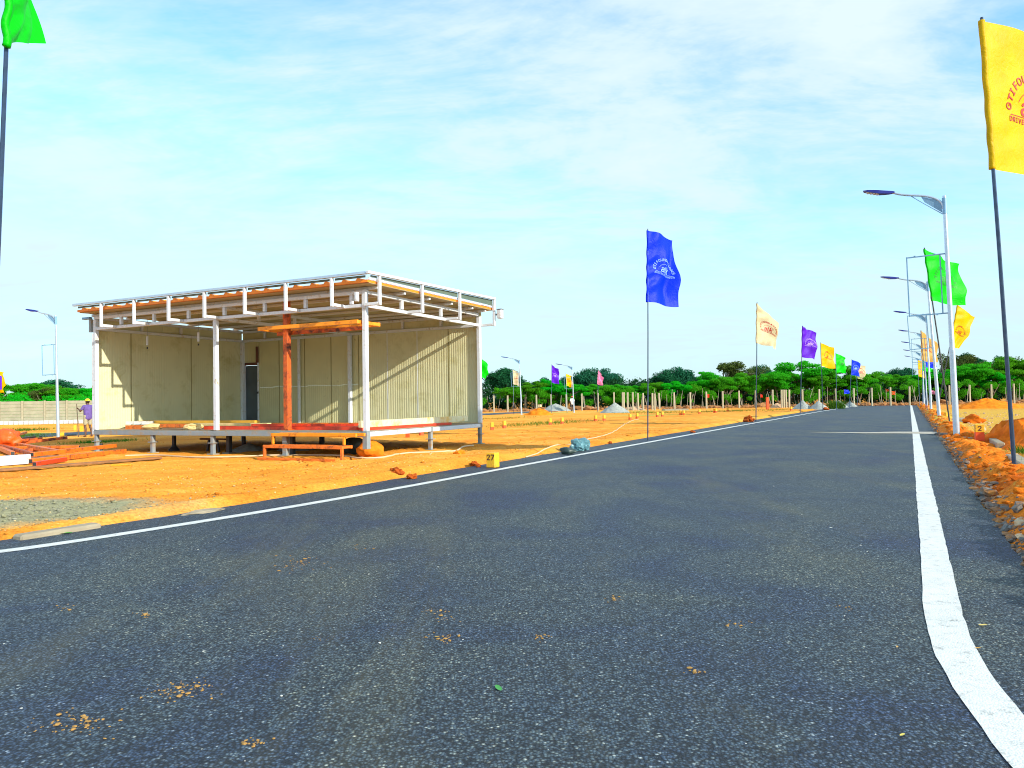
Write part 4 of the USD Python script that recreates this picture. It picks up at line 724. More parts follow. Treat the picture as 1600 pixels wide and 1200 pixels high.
for i, (x, y, lab) in enumerate(((637, 683, 'left of the two marker stones seen below the cabin floor'), (658.5, 680, 'right of the two marker stones seen below the cabin floor'), (769, 672, 'marker stone nearest the right corner of the cabin'), (788, 669, 'second marker stone right of the cabin corner'), (860, 664, 'marker stone below the first violet flag of the back row'), (878.5, 662.5, 'marker stone right of the one below the violet flag'),
        (930.5, 658, 'marker stone left of the white hose below the pink flag'), (944, 657.5, 'marker stone close right of the one below the pink flag'), (984.5, 655.5, 'marker stone at the far end of the white hose'), (995.5, 654, 'marker stone just right of the far hose end'), (1027, 651.5, 'left of a pair of marker stones right of the tall blue flag pole'), (1035, 651, 'right of a pair of marker stones right of the tall blue flag pole'),
        (1063.3, 648.5, 'left of the close pair of markers in the middle of the site'), (1068.3, 648.5, 'right of the close pair of markers in the middle of the site'), (1093, 646.5, 'single marker stone left of the third pair'), (1115.8, 644.8, 'left stone of the far close pair before the fence posts'), (1118.8, 644.8, 'right stone of the far close pair before the fence posts'), (1137, 643, 'marker stone left of the cream flag pole before the posts'),
        (1236, 641.5, 'marker stone beside the violet flag pole'), (1255, 638.5, 'orange marker stone in front of the first far gravel heap'), (1478, 655, 'orange marker stone behind the second street lamp'), (97, 687, 'yellow marker stone at the foot of the street lamp left of the cabin'), (117, 672, 'left yellow marker stone before the white blocks'), (127.5, 674, 'yellow marker stone beside the worker with the stick'))):
    q = at(x, y); w = 0.15; h = 0.36 if x not in (97, 117, 127.5) else 0.3
    marker(('small ' if x < 200 else 'red footed ') + lab, (q[0], q[1], 0), 25 + random.gauss(0, 8), w, h, None, x > 200, MG)

# ------------------------------------------------------------------ heaps of gravel, rubble and soil
def heap(name, label, category, c, rx, ry, h, mt, seed, rough=0.16, rz=0.0, n=64, base=-0.12):
    rr, aa = np.meshgrid(np.linspace(0, 1, 30), np.linspace(0, 2 * np.pi, n + 1), indexing='ij')
    X, Y = rr * np.cos(aa), rr * np.sin(aa); q = np.stack([X * rx, Y * ry, 0 * X], -1)
    wob = 1 + 0.25 * (meshkit.fbm(np.stack([np.cos(aa) * 1.3, np.sin(aa) * 1.3, 0 * aa + seed], -1), 3, seed) - 0.5)
    z = h * (np.clip(1 - rr, 0, 1) ** 1.15) * (0.85 + 0.3 * meshkit.fbm(q * 0.9 + seed, 3, seed)) + rough * h * (meshkit.fbm(q * 3.3 + seed, 4, seed + 1) - 0.5) * np.clip((1 - rr) * 5, 0, 1) + base * rr ** 6
    c_, s_ = math.cos(rz), math.sin(rz); x, y = X * rx * wob, Y * ry * wob
    P = np.stack([x * c_ - y * s_, x * s_ + y * c_, z], -1)
    return obj_at(name, grid(P), mt, (c[0], c[1], 0), label, category, smooth=True)
q = at(868, 642.5); heap('gravel_heap', 'grey gravel heap right of the cabin below the violet and golden flags', 'gravel heap', q, 2.1, 2.0, 0.95, GRAVEL, 1)
q = at(963, 645.5); heap('gravel_heap', 'grey gravel heap before the close cluster of fence posts', 'gravel heap', q + [0, 1, 0], 1.65, 1.5, 0.98, GRAVEL, 2)
for i, (x, y, w, tp, lab) in enumerate(((1262, 639.5, 27, 626, 'first of the far gravel heaps beside the road, left of the others'), (1287, 639.5, 26, 628, 'low gravel heap behind the golden flag pole beside the road'), (1318, 636.5, 26, 625.5, 'tallest far gravel heap near the road end'), (1336, 635.5, 18, 628, 'smallest far gravel heap closest to the road end'))):
    Y = at(x, y)[1]; q = at(x, y); heap('gravel_heap', lab, 'gravel heap', q + [0, 1.2, 0], w / FOC * Y * 0.58, 1.4, (y - tp) / FOC * Y * 1.15, GRAVEL, 5 + i)
q = at(918, 640.5); heap('rubble_heap', 'low pinkish rubble heap between the two gravel heaps', 'rubble heap', q, 2.3, 1.2, 0.5, RUBBLE, 11, 0.6)
q = at(1214, 637); heap('rubble_heap', 'brown rubble heap left of the bundle of fence posts', 'rubble heap', q, 0.9, 0.8, 0.6, RUBBLE, 12, 0.6)
q = at(990, 641); heap('rubble_heap', 'reddish rubble heap among the fence posts left of the blue flag pole', 'rubble heap', q, 1.6, 1.0, 0.5, RUBBLE, 13, 0.6)
q = at(842, 649); heap('soil_heap', 'small orange soil heap before the first gravel heap', 'soil heap', q + [0, 0.5, 0], 1.5, 1.2, 0.75, SOIL_ORANGE, 14, 0.4)
q = at(1545, 638); heap('soil_heap', 'broad orange soil heap behind the right field under the fence posts', 'soil heap', q + [0, 0, 0], 3.6, 2.0, 0.98, SOIL_ORANGE, 15, 0.3)
q = rd(24.0, 4.15); heap('soil_heap', 'large dark red soil heap at the right edge behind the leaning flag pole', 'soil heap', q, 2.7, 2.3, 1.55, SOIL_RED, 16, 0.5)
q = rd(21.4, 2.75); heap('soil_heap', 'low red soil heap in front of the large one at the right edge', 'soil heap', q, 1.0, 0.8, 0.36, SOIL_RED, 17, 0.5)
for i, (px, py, r, lab) in enumerate(((717, 716, 0.20, 'orange earth lump behind the marker stone numbered 27'), (620, 743, 0.22, 'dark red clod at the left road edge before the cabin'), (643, 748, 0.13, 'small red clod right of the dark red one at the road edge'), (741, 727, 0.12, 'dark clod just left of the marker stone numbered 27'), (748, 730, 0.08, 'tiny clod touching the road beside the marker stone numbered 27'), (953, 693, 0.10, 'brown clod on the left road edge between the bag and the blue flag'), (1171, 659, 0.45, 'red brown clod beside the foot of the cream flag pole'), (1290, 640.5, 0.4, 'dark red clod beside the golden flag pole'), (1082, 676, 0.14, 'dark clod at the road edge right of the blue flag pole'))):
    q = at(px, py); r *= (0.8 if i == 0 else 0.6); obj_at('clod', lump(r, 70 + i, 0.75, 3, 0.9), SOIL_ORANGE if i == 0 else SOIL_DARK, q + [0, 0, r * 0.35], lab, 'earth clod')
q = at(1520, 661); obj_at('clod', lump(0.42, 90, 0.6, 2, 0.5), SOIL_RED, q + [0, 0, 0.12], 'red block of earth in the yellow field right of the nearest street lamp', 'earth clod')
q = at(1504, 658.5); m = lump(0.5, 91, 0.25, 2, 0.5); obj_at('slab_piece', m, CONC, q + [0, 0, 0.05], 'pale broken slab in the yellow field beside the red block', 'slab')
q = at(1055, 641); obj_at('slab_piece', cbox(-1.3, 1.3, -0.8, 0.8, -0.05, 0.14, 0.03), CONC, (q[0], q[1], 0), 'flat pale concrete slab before the fence posts right of the blue flag', 'slab')
q = at(842.5, 641); obj_at('drum', trimesh.creation.cylinder(0.33, 0.75, sections=18), CREAM_TUBE, q + [0, 0, 0.37], 'upright tan drum left of the first gravel heap', 'drum')
q = at(905, 705); m = lump(0.23, 95, 0.9, 3, 0.75); m.vertices += 0.05 * (meshkit.fbm(m.vertices * 22, 3, 4)[:, None] - 0.5) * np.sign(m.vertices); m.vertices *= [1.1, 0.6, 0.95]; obj_at('plastic_bag', m, BAG_TEAL, q + [0.04, 0.1, 0.12], 'crumpled teal plastic bag at the left road edge', 'plastic bag')
q = at(888, 710); m = lump(0.18, 96, 0.8, 2, 0.7); m.vertices *= [1.0, 0.6, 0.7]; obj_at('plastic_bag', m, BAG_DARK, q + [0, 0.05, 0.07], 'dark plastic scrap beside the crumpled teal bag', 'plastic bag', smooth=True)

# scattered clods and stones nobody could count
def scatter(name, label, category, pts, rad, mt, seed, flat=0.7, lift=0.3, sub=0):
    r = np.random.default_rng(seed); V, Fc = [], []; base = trimesh.creation.icosphere(sub)
    n = 0
    for p, ra in zip(pts, rad):
        v = base.vertices * (1 + r.uniform(-0.35, 0.35, (len(base.vertices), 1))) * [ra * r.uniform(0.8, 1.5), ra, ra * flat * r.uniform(0.7, 1.2)]
        a = r.uniform(0, 6.28); c, s = math.cos(a), math.sin(a); v = np.stack([v[:, 0] * c - v[:, 1] * s, v[:, 0] * s + v[:, 1] * c, v[:, 2]], 1)
        V.append(v + p + [0, 0, ra * lift]); Fc.append(base.faces + n); n += len(v)
    return obj(name, (np.vstack(V), np.vstack(Fc)), mt, label=label, category=category, kind='stuff')
def gpts(s, t, z=None):
    g = ground_z(s, t); return E2 * s[:, None] + E1 * t[:, None] + np.array([0, 0, 1.0]) * np.maximum(g, -0.01)[:, None]
r = np.random.default_rng(5)
n = 2600; s = 4.6 * (70 / 4.6) ** r.uniform(0, 1, n); t = 0.80 + np.abs(r.normal(0, 0.11, n)) - 0.03
scatter('edge_gravel', 'loose grey stones along the right edge of the asphalt', 'stones', gpts(s, t), r.lognormal(-4.05, 0.5, n), STONE, 6)
n = 1500; s = 4.6 * (80 / 4.6) ** r.uniform(0, 1, n); t = r.uniform(0.92, 1.75, n)
scatter('soil_clods', 'loose red clods on the soil verge right of the road', 'clods', gpts(s, t), r.lognormal(-4.1, 0.75, n), VERGE, 7, sub=1)
n = 90; s = r.uniform(5.2, 9, n); t = r.uniform(0.85, 1.4, n)
scatter('pale_rubble', 'pale broken stones in the verge at the right road edge', 'stones', gpts(s, t), r.lognormal(-3.2, 0.4, n), plain('pale_rubble_stone', (0.55, 0.44, 0.28), 0.9, 0, 0.3, 14, dirt=(0.66, 0.22, 0.02), dirt_amt=0.5, dscale=6), 8)
n = 5200; s = 3.0 * (40 / 3.0) ** r.uniform(0, 1, n); t = -8.2 - np.abs(r.gamma(1.6, 2.2, n))
scatter('field_pebbles', 'small pebbles and crumbs strewn over the orange ground left of the road', 'pebbles', gpts(s, t), r.lognormal(-4.5, 0.45, n), SOIL, 9)
n = 900; s = 3.0 * (30 / 3.0) ** r.uniform(0, 1, n); t = -8.2 - np.abs(r.gamma(1.6, 2.4, n))
scatter('pale_pebbles', 'pale stone chips strewn over the orange ground left of the road', 'pebbles', gpts(s, t), r.lognormal(-4.9, 0.45, n), plain('pale_chip', (0.60, 0.44, 0.22), 0.9, 0, 0.3, 14), 10)
n = 1800; s = 11 * (60 / 11) ** r.uniform(0, 1, n); t = 1.9 + np.abs(r.gamma(1.4, 2.2, n))
scatter('field_pebbles', 'crumbs and stones strewn over the yellow field right of the road', 'pebbles', gpts(s, t), r.lognormal(-3.9, 0.6, n), RUBBLE, 19)
n = 1700; pp = np.array([gp[0] - 0.4, gp[1] - 0.1, 0]) + np.stack([r.normal(0, 1.25, n), r.normal(0, 0.62, n), np.zeros(n)], 1); ss_, tt_ = st(pp); kk = tt_ < -8.4
scatter('spilled_gravel', 'grey gravel chips spilled over the soil at the lower left', 'gravel', gpts(ss_[kk], tt_[kk]), r.lognormal(-4.7, 0.4, n), plain('olive_gravel', (0.22, 0.215, 0.15), 0.9, 0, 0.45, 14), 21)
# crumbs of soil and dry leaves on the asphalt
cl = [(480, 878, 14), (455, 885, 10), (680, 955, 7), (700, 967, 5), (690, 997, 8), (565, 855, 5), (300, 1075, 16), (260, 1085, 10), (120, 1130, 26), (230, 960, 6), (840, 995, 5), (965, 935, 5), (1085, 1050, 5), (400, 1160, 8), (100, 950, 4), (1155, 975, 5), (500, 997, 3), (1320, 950, 3)]
pts, rad = [], []
for x, y, k in cl:
    for _ in range(k * 3): pts.append(at(x + r.normal(0, 1.3 * k + 4), y + r.normal(0, 0.35 * k + 1.5))); rad.append(float(r.lognormal(-5.5, 0.45)))
scatter('soil_crumbs', 'orange soil crumbs tracked onto the asphalt', 'soil crumbs', pts, rad, plain('dry_soil_crumb', (0.36, 0.20, 0.055), 0.95, 0, 0.3, 30), 12, 0.5)
pts = [at(r.uniform(0, 1430), 640 + 555 * r.uniform(0, 1) ** 1.5) for _ in range(150)]; pts = [p for p in pts if -7.0 < st(p)[1] < 0.1]
scatter('asphalt_chips', 'pale chips and grit lying on the asphalt', 'grit', pts, [float(r.lognormal(-5.85, 0.4)) * (1 + 0.05 * p[1]) for p in pts], plain('pale_grit', (0.6, 0.6, 0.56), 0.8), 13, 0.4)
def leaf(px, py, ln, col, lab, ang):
    a = np.linspace(-1, 1, 9); P = np.zeros((9, 3, 3)); wv = np.sqrt(np.clip(1 - a ** 2, 0, 1)) * 0.36
    for j, e in enumerate((-1, 0, 1)): P[:, j] = np.stack([a, e * wv, 0.12 * e * e * wv * 2 + 0.08 * a * a], 1)
    P *= ln / 2; c, s_ = math.cos(ang), math.sin(ang); P = P @ np.array([[c, s_, 0], [-s_, c, 0], [0, 0, 1.0]])
    obj_at('fallen_leaf', grid(P), plain('leaf_' + lab.replace(' ', '_')[:24], col, 0.7), at(px, py) + [0, 0, 0.005], lab, 'leaf', smooth=True)
leaf(1536, 978, 0.06, (0.62, 0.48, 0.14), 'pale yellow dry leaf right of the curving white line', 0.2); leaf(1528, 1014, 0.035, (0.66, 0.34, 0.04), 'orange dry leaf touching the outer edge of the curving white line', 0.0)
leaf(1402, 1012, 0.03, (0.6, 0.36, 0.1), 'small tan leaf left of the curving white line', 1.0); leaf(779, 1077, 0.075, (0.06, 0.30, 0.06), 'green leaf blade on the near asphalt', 1.9); leaf(1410, 1150, 0.035, (0.62, 0.5, 0.1), 'yellow leaf at the lower right on the asphalt', 0.6); leaf(683, 996, 0.03, (0.66, 0.38, 0.05), 'curled orange leaf in the middle of the near asphalt', 0.3)
leaf(101, 834, 0.16, (0.08, 0.36, 0.03), 'green leaf lying on the road beside the broken kerb piece', 0.2)

# hoses on the ground
def hose(label, pix, rad):
    P = np.array([at(*p) for p in pix]); P = smoothline(P, 90); sN, tN = st(P); P[:, 2] = np.maximum(ground_z(sN, tN), 0) + rad * 0.8; o = P[0].copy()
    obj_at('hose', tube(P - o, rad, 7), HOSE, o, label, 'hose', smooth=True)
hose('cream hose looping over the ground in front of the cabin', [(196, 713), (240, 712), (300, 715), (380, 714), (440, 712), (500, 712), (545, 714), (570, 717), (595, 716), (620, 711), (660, 708), (700, 706.5), (720, 701), (740, 697)], 0.022)
hose('thin white hose running across the site past the teal bag', [(822, 715), (845, 708), (870, 701.5), (893, 696), (915, 688), (940, 682), (957, 676), (970, 668), (985, 659), (998, 655)], 0.016)

# ------------------------------------------------------------------ steel sections lying in front of the cabin on the left
def bar(name, label, p, q, w, h, mt, category='steel section', group=None, z=0.02, zq=None, tubular=True):
    a, b = at(*p), at(*q); a[2] = z + h / 2; b[2] = (zq if zq is not None else z) + h / 2; o = (a + b) / 2; o[2] = z
    d = (b - a); L = np.linalg.norm(d); d /= L; sx = np.cross(d, [0, 0, 1.0]); sx /= np.linalg.norm(sx); up_ = np.cross(sx, d)
    if not tubular: return obj_at(name, beam(a - o, b - o, w, h), mt, o, label, category, group)
    t = thing(name, label, category, o, 0, group)
    obj('shell', beam(a - o, b - o, w, h, 0.008), mt, t)
    for k, e in enumerate((a, b)):
        sg = -1 if k == 0 else 1; obj('open_end', beam(e - o + d * sg * 0.0005, e - o + d * sg * 0.002, w * 0.78, h * 0.78, 0), BLACK_STEEL, t)
    return t
SG = 'orange steel sections heaped before the boundary wall'
bar('steel_tube', 'long bright orange tube lying second from the camera in the left pile', (48, 726), (195, 709), 0.12, 0.12, ORANGE_STEEL, group=SG)
bar('steel_tube', 'orange tube resting on the two front tubes of the left pile', (50, 722), (180, 706), 0.11, 0.11, ORANGE_STEEL, group=SG, z=0.13)
bar('steel_tube', 'short dark red tube at the near end of the left pile', (54, 730), (102, 722), 0.10, 0.10, RED_STEEL, group=SG)
bar('brown_plank', 'long dark brown board lying flat in front of the left pile', (-40, 741), (250, 718), 0.22, 0.05, BROWN_BOARD, 'board', tubular=False)
bar('white_box_section', 'thick white box section cut by the left picture edge', (-90, 736), (45, 725.5), 0.20, 0.22, WHITE_STEEL)
for i, (p, q, z, zq, w, mt, lab) in enumerate((((5, 700), (105, 697), 0.05, 0.25, 0.10, RUST_STEEL, 'rusty tube topmost of the back pile pointing at the lamp foot'), ((10, 702), (65, 697), 0.2, 0.22, 0.09, RUST_STEEL, 'short rusty tube on the top of the back pile'), ((8, 698), (41, 692), 0.25, 0.36, 0.08, ORANGE_STEEL, 'tilted orange tube rising highest from the back pile'),
        ((20, 697), (55, 694), 0.18, 0.22, 0.08, BROWN, 'short brown tube behind the tilted orange one'), ((15, 706), (124, 704.5), 0.08, 0.08, 0.09, ORANGE_STEEL, 'straight orange tube in the middle of the back pile'), ((0, 700), (92, 711), 0.16, 0.03, 0.12, ORANGE_STEEL, 'thick orange tube slanting down toward the front pile'), ((-5, 703), (60, 716), 0.12, 0.02, 0.10, RUST_STEEL, 'rusty tube slanting under the thick orange one'),
        ((12, 709), (98, 704), 0.0, 0.06, 0.10, RUST_STEEL, 'rusty tube lying lowest in the back pile'), ((-20, 699), (20, 712), 0.1, 0.0, 0.12, ORANGE_STEEL, 'orange tube cut by the left edge under the tarpaulin'))):
    bar('steel_tube', lab, p, q, w, w, mt, group=SG, z=z, zq=zq)
q = at(57, 731); obj_at('earth_patch', flat(Polygon([(1.5 * math.cos(a) * (1 + 0.2 * math.sin(3 * a)), 0.5 * math.sin(a)) for a in np.linspace(0, 6.28, 24)[:-1]]), -0.02, 0.035), BROWN_BOARD, at(22, 716), 'dark trampled board under the heap of steel tubes', 'board')
q = at(5, 704); m = lump(0.42, 99, 1.0, 3, 0.7); m.vertices *= [0.8, 0.7, 0.9]; obj_at('tarpaulin', m, TARP, q + [-0.05, 0.3, 0.30], 'crumpled bright orange tarpaulin at the left picture edge', 'tarpaulin', smooth=True)
q = at(157.5, 705); obj_at('pipe_stub', tube([(0, 0, -0.02), (0, 0, 0.24)], 0.055, 12), BLACK_STEEL, q, 'short black pipe stub standing in the ground before the cabin', 'pipe')
q = at(190, 727.5); obj_at('offcut', cbox(-0.22, 0.22, -0.05, 0.05, 0, 0.03, 0.005), YELLOW_PAINT, q, 'small yellow offcut lying in front of the brown board', 'offcut')
#@@PART3
# ------------------------------------------------------------------ trees, thicket, grass
def leaves(centres, radii, n, size, seed, flat=0.6, up=0.55):
    """n small leaf blades spread through flattened clumps: two triangles each."""
    r = np.random.default_rng(seed); k = r.choice(len(centres), n, p=radii ** 2 / (radii ** 2).sum())
    d = r.normal(0, 1, (n, 3)); d /= np.linalg.norm(d, axis=1)[:, None]; rad = r.uniform(0.25, 1.05, n) ** 0.6
    p = centres[k] + d * (radii[k] * rad)[:, None] * [1, 1, flat]
    nrm = r.normal(0, 1, (n, 3)) * 0.75 + d * 0.5 + [0, 0, up]; nrm /= np.linalg.norm(nrm, axis=1)[:, None]
    a = np.cross(nrm, r.normal(0, 1, (n, 3))); a /= np.linalg.norm(a, axis=1)[:, None]; b = np.cross(nrm, a)
    sz = size * r.uniform(0.6, 1.5, n)[:, None]
    V = np.stack([p - a * sz, p - b * sz * 0.45, p + a * sz, p + b * sz * 0.45], 1).reshape(-1, 3)
    i = np.arange(n)[:, None] * 4; return V, np.vstack([i + [0, 1, 2], i + [0, 2, 3]])
def make_tree(kind, seed, label, loc, group):
    """A tree 5 m tall standing at the origin."""
    r = np.random.default_rng(seed); t = thing('tree', label, 'tree', loc[:3], loc[3], group, scale=loc[4])
    limbs, C, Rr = [], [], []
    top = {'thorn': 4.2, 'round': 3.9, 'sparse': 4.3}[kind]
    fork = {'thorn': 1.5, 'round': 1.3, 'sparse': 1.8}[kind]
    nst = 1 + int(r.integers(1, 3)) if kind == 'thorn' else 1
    for s_ in range(nst):
        b = np.array([r.normal(0, 0.12), r.normal(0, 0.12), -0.1]); f = np.array([r.normal(0, 0.35), r.normal(0, 0.35), fork * r.uniform(0.8, 1.2)])
        limbs.append(tube(smoothline([b, (b + f) / 2 + r.normal(0, 0.08, 3), f], 7), np.linspace(0.13, 0.085, 7), 7))
        for _ in range({'thorn': 4, 'round': 6, 'sparse': 7}[kind]):
            a = r.uniform(0, 6.28); out = {'thorn': r.uniform(0.7, 2.3), 'round': r.uniform(0.3, 1.7), 'sparse': r.uniform(0.3, 2.0)}[kind]
            zt = top * r.uniform(0.72, 1.0) - 0.22 * out; e = np.array([math.cos(a) * out, math.sin(a) * out, zt])
            m = (f + e) / 2 + [0, 0, 0.25] + r.normal(0, 0.12, 3); limbs.append(tube(smoothline([f, m, e], 7), np.linspace(0.07, 0.018, 7), 5)); C.append(e); Rr.append(r.uniform(0.55, 0.9))
            for _ in range(2):
                e2 = e + r.normal(0, 0.5, 3) * [1, 1, 0.55]; limbs.append(tube([m * 0.4 + e * 0.6, e2], [0.03, 0.01], 4)); C.append(e2); Rr.append(r.uniform(0.4, 0.75))
    C = np.array(C); Rr = np.array(Rr)
    if kind == 'thorn':
        ex = np.stack([r.uniform(-1.9, 1.9, 16), r.uniform(-1.9, 1.9, 16), np.zeros(16)], 1); ex[:, 2] = 2.3 + 2.2 * r.uniform(0, 1, 16) * np.clip(1.15 - np.hypot(ex[:, 0], ex[:, 1]) / 2.6, 0.2, 1); C = np.vstack([C, ex]); Rr = np.r_[Rr, r.uniform(0.4, 0.75, 16)]
        V = leaves(C, Rr, 15000, 0.085, seed, 0.42, 0.8)
    elif kind == 'round':
        d = r.normal(0, 1, (34, 3)); d /= np.linalg.norm(d, axis=1)[:, None]; ex = d * [1.75, 1.75, 1.25] * r.uniform(0.6, 1, (34, 1)) + [0, 0, 3.35]; C = np.vstack([C, ex]); Rr = np.r_[Rr, r.uniform(0.4, 0.75, 34)]
        V = leaves(C, Rr, 13000, 0.10, seed, 0.8, 0.5)
    else:
        V = leaves(C, Rr * 0.8, 3600, 0.085, seed, 0.7, 0.4)
    kz = 5.0 / np.percentile(V[0][:, 2], 99.3); V = (V[0] * [1, 1, kz], V[1])
    tr_ = cat(limbs); tr_.vertices *= [1, 1, kz]
    obj('trunk', tr_, TRUNK_PALE if kind == 'sparse' else TRUNK, t, smooth=True)
    obj('crown', V, {'thorn': LEAF_BRIGHT, 'round': LEAF_DARK, 'sparse': LEAF_OLIVE}[kind], t)
    return t
protos = {}
def tree(kind, var, px, ytop, Y, label, wide=1.0, group='trees along the back of the site'):
    q = far(px, 640, Y); h = far(px, ytop - 3, Y)[2] * random.uniform(0.98, 1.08); sc = h / 5.0; k = (kind, var); rz = random.uniform(0, 360)
    S_ = (sc * wide, sc * wide, sc)
    if k not in protos: protos[k] = make_tree(kind, 400 + 17 * var + len(kind), label, (q[0], q[1], 0, rz, S_), group); return protos[k]
    return dup(protos[k], 'tree', label, 'tree', (q[0], q[1], 0), rz, group, S_)
TR = [  # kind, variant, pixel x, pixel y of the crown's top, metres ahead, label, width
    ('round', 0, 785, 584, 108, 'dark bluish green tree rising just right of the cabin', 1.25), ('round', 1, 812, 600, 112, 'lower dark tree right of the tallest one beside the cabin', 1.2),
    ('thorn', 0, 806, 606, 97, 'bright green thorn tree behind the pale cream flag', 1.35), ('thorn', 1, 836, 603, 98, 'bright thorn tree right of the street lamp nearest the cabin', 1.3), ('thorn', 2, 863, 599, 98, 'bright thorn tree directly below the violet flag of the back row', 1.35),
    ('round', 2, 848, 595, 116, 'small dark crown peeping between lamp and violet flag', 1.0), ('thorn', 3, 892, 604, 97, 'bright thorn tree behind the worker in white', 1.3), ('round', 0, 885, 596, 118, 'dark crown seen left of the lamp by the golden flag', 1.0),
    ('round', 1, 918, 582, 110, 'tall dark round tree left of the pink flag', 1.15), ('round', 2, 945, 584, 112, 'dark round tree behind the pink flag', 1.15), ('thorn', 0, 930, 604, 98, 'bright thorn tree under the pink flag', 1.3), ('thorn', 1, 962, 607, 98, 'bright low thorn tree behind the second gravel heap', 1.35),
    ('round', 0, 982, 604, 118, 'far dull green tree in the dip left of the blue flag pole', 1.3), ('thorn', 2, 993, 609, 98, 'low bright thorn tree behind the close fence post cluster', 1.3), ('thorn', 3, 1022, 602, 98, 'bright thorn tree just behind the blue flag pole', 1.3),
    ('round', 1, 1040, 582, 112, 'tall dark blue green tree right of the blue flag pole', 1.25), ('round', 2, 1062, 584, 114, 'broad dark tree sloping down left of the cream flag', 1.3), ('thorn', 0, 1052, 601, 98, 'bright thorn tree before the broad dark tree', 1.35), ('round', 0, 1082, 598, 116, 'lower dark tree at the foot of the broad dark crown', 1.0),
    ('thorn', 1, 1084, 604, 99, 'bright thorn tree between the broad dark tree and the tall bright one', 1.3), ('thorn', 2, 1112, 585, 100, 'tall bright green thorn tree left of the cream flag pole', 1.35), ('sparse', 0, 1140, 569, 108, 'sparse olive tree with sky showing through near the cream flag', 1.4), ('sparse', 1, 1160, 577, 110, 'thin branched olive tree right of the sparse one', 1.2),
    ('thorn', 3, 1138, 592, 97, 'bright thorn tree below the sparse olive tree', 1.3), ('thorn', 0, 1163, 588, 99, 'bright thorn tree just left of the cream flag pole', 1.3), ('round', 1, 1185, 578, 114, 'dark crown behind the cream flag pole', 0.9), ('thorn', 1, 1192, 590, 98, 'bright thorn tree right of the cream flag pole', 1.3), ('round', 2, 1207, 583, 116, 'dark crown between the cream and violet flags', 1.0),
    ('thorn', 2, 1242, 571, 99, 'tallest bright thorn tree behind the violet flag pole', 1.45), ('thorn', 3, 1216, 588, 97, 'bright thorn tree left of the tallest one by the violet flag', 1.25), ('thorn', 0, 1268, 583, 98, 'bright thorn tree between violet and golden flag poles', 1.35), ('thorn', 1, 1293, 581, 99, 'bright thorn tree behind the golden flag pole', 1.35), ('thorn', 2, 1318, 578, 99, 'bright thorn tree behind the far green flag', 1.35),
    ('thorn', 3, 1342, 592, 99, 'bright thorn tree behind the farthest blue flag', 1.3), ('thorn', 0, 1365, 587, 102, 'bright thorn tree at the left of the road end', 1.35), ('thorn', 1, 1388, 589, 103, 'bright thorn tree over the middle of the road end', 1.4), ('round', 0, 1406, 580, 122, 'dark round tree rising beyond the road end', 1.15), ('thorn', 2, 1412, 592, 103, 'bright thorn tree at the right of the road end', 1.4), ('thorn', 3, 1436, 594, 102, 'bright thorn tree behind the far street lamps', 1.35),
    ('thorn', 0, 1461, 585, 101, 'bright thorn tree behind the second street lamp', 1.3), ('sparse', 2, 1481, 560, 108, 'bare twiggy tree between the first two street lamps', 0.9), ('sparse', 0, 1510, 560, 110, 'bare grey twigged tree right of the nearest street lamp', 1.2), ('round', 1, 1518, 560, 112, 'dark crown among grey twigs right of the nearest street lamp', 1.1), ('thorn', 1, 1492, 578, 99, 'bright thorn tree behind the nearest street lamp', 1.3),
    ('thorn', 2, 1522, 574, 99, 'bright thorn tree behind the broad orange heap', 1.35), ('sparse', 1, 1548, 568, 104, 'brownish bare tree left of the leaning yellow flag pole', 1.2), ('thorn', 3, 1551, 586, 98, 'low bright tree at the top of the broad orange heap', 1.3), ('thorn', 0, 1583, 566, 99, 'bright green tree right of the leaning yellow flag pole', 1.4), ('round', 2, 1572, 562, 112, 'small dark crown just right of the leaning flag pole', 0.8), ('thorn', 1, 1612, 566, 100, 'bright tree cut by the right picture edge', 1.4),
    ('thorn', 2, 18, 603, 84, 'bushy bright tree behind the boundary wall at the left edge', 1.6), ('thorn', 3, 52, 606, 86, 'bushy bright tree behind the boundary wall beside the lamp', 1.6), ('thorn', 0, -20, 606, 84, 'bushy tree cut by the left picture edge behind the wall', 1.5), ('round', 0, 90, 601, 104, 'dark flat topped tree behind the lamp left of the cabin', 1.7), ('thorn', 1, 82, 611, 84, 'low bright bush tree right of the lamp over the boundary wall', 1.6), ('sparse', 2, 60, 610, 82, 'brownish bush tree over the middle of the boundary wall', 1.3), ('thorn', 2, 108, 611, 84, 'low bright bush tree left of the worker with the stick', 1.6), ('thorn', 3, 136, 614, 86, 'low bright bush tree behind the worker with the stick', 1.6)]
for k, v, px, yt, Y, lab, wd in TR: tree(k, v, px, yt, Y, lab, wd, 'trees over the boundary wall' if px < 200 else 'trees along the back of the site')
r = np.random.default_rng(77)
n = 760; px = r.uniform(735, 1640, n); Y = r.uniform(98, 118, n); C = np.array([far(a, 630, b) for a, b in zip(px, Y)]); C[:, 2] = r.uniform(0.3, 3.6, n) * np.where(Y < 103, 0.8, 1)
obj('thicket', leaves(C, r.uniform(0.7, 1.2, n), 130000, 0.15, 78, 0.9, 0.3), LEAF_UNDER, label='dark thicket of undergrowth under the trees at the back', category='thicket', kind='stuff')
n = 130; px = r.uniform(-60, 190, n); Y = r.uniform(72, 88, n); C = np.array([far(a, 640, b) for a, b in zip(px, Y)]); C[:, 2] = r.uniform(0.4, 2.3, n)
obj('thicket', leaves(C, r.uniform(0.6, 1.1, n), 26000, 0.11, 79, 0.9, 0.4), LEAF_BRIGHT, label='green thicket behind the boundary wall left of the cabin', category='thicket', kind='stuff')
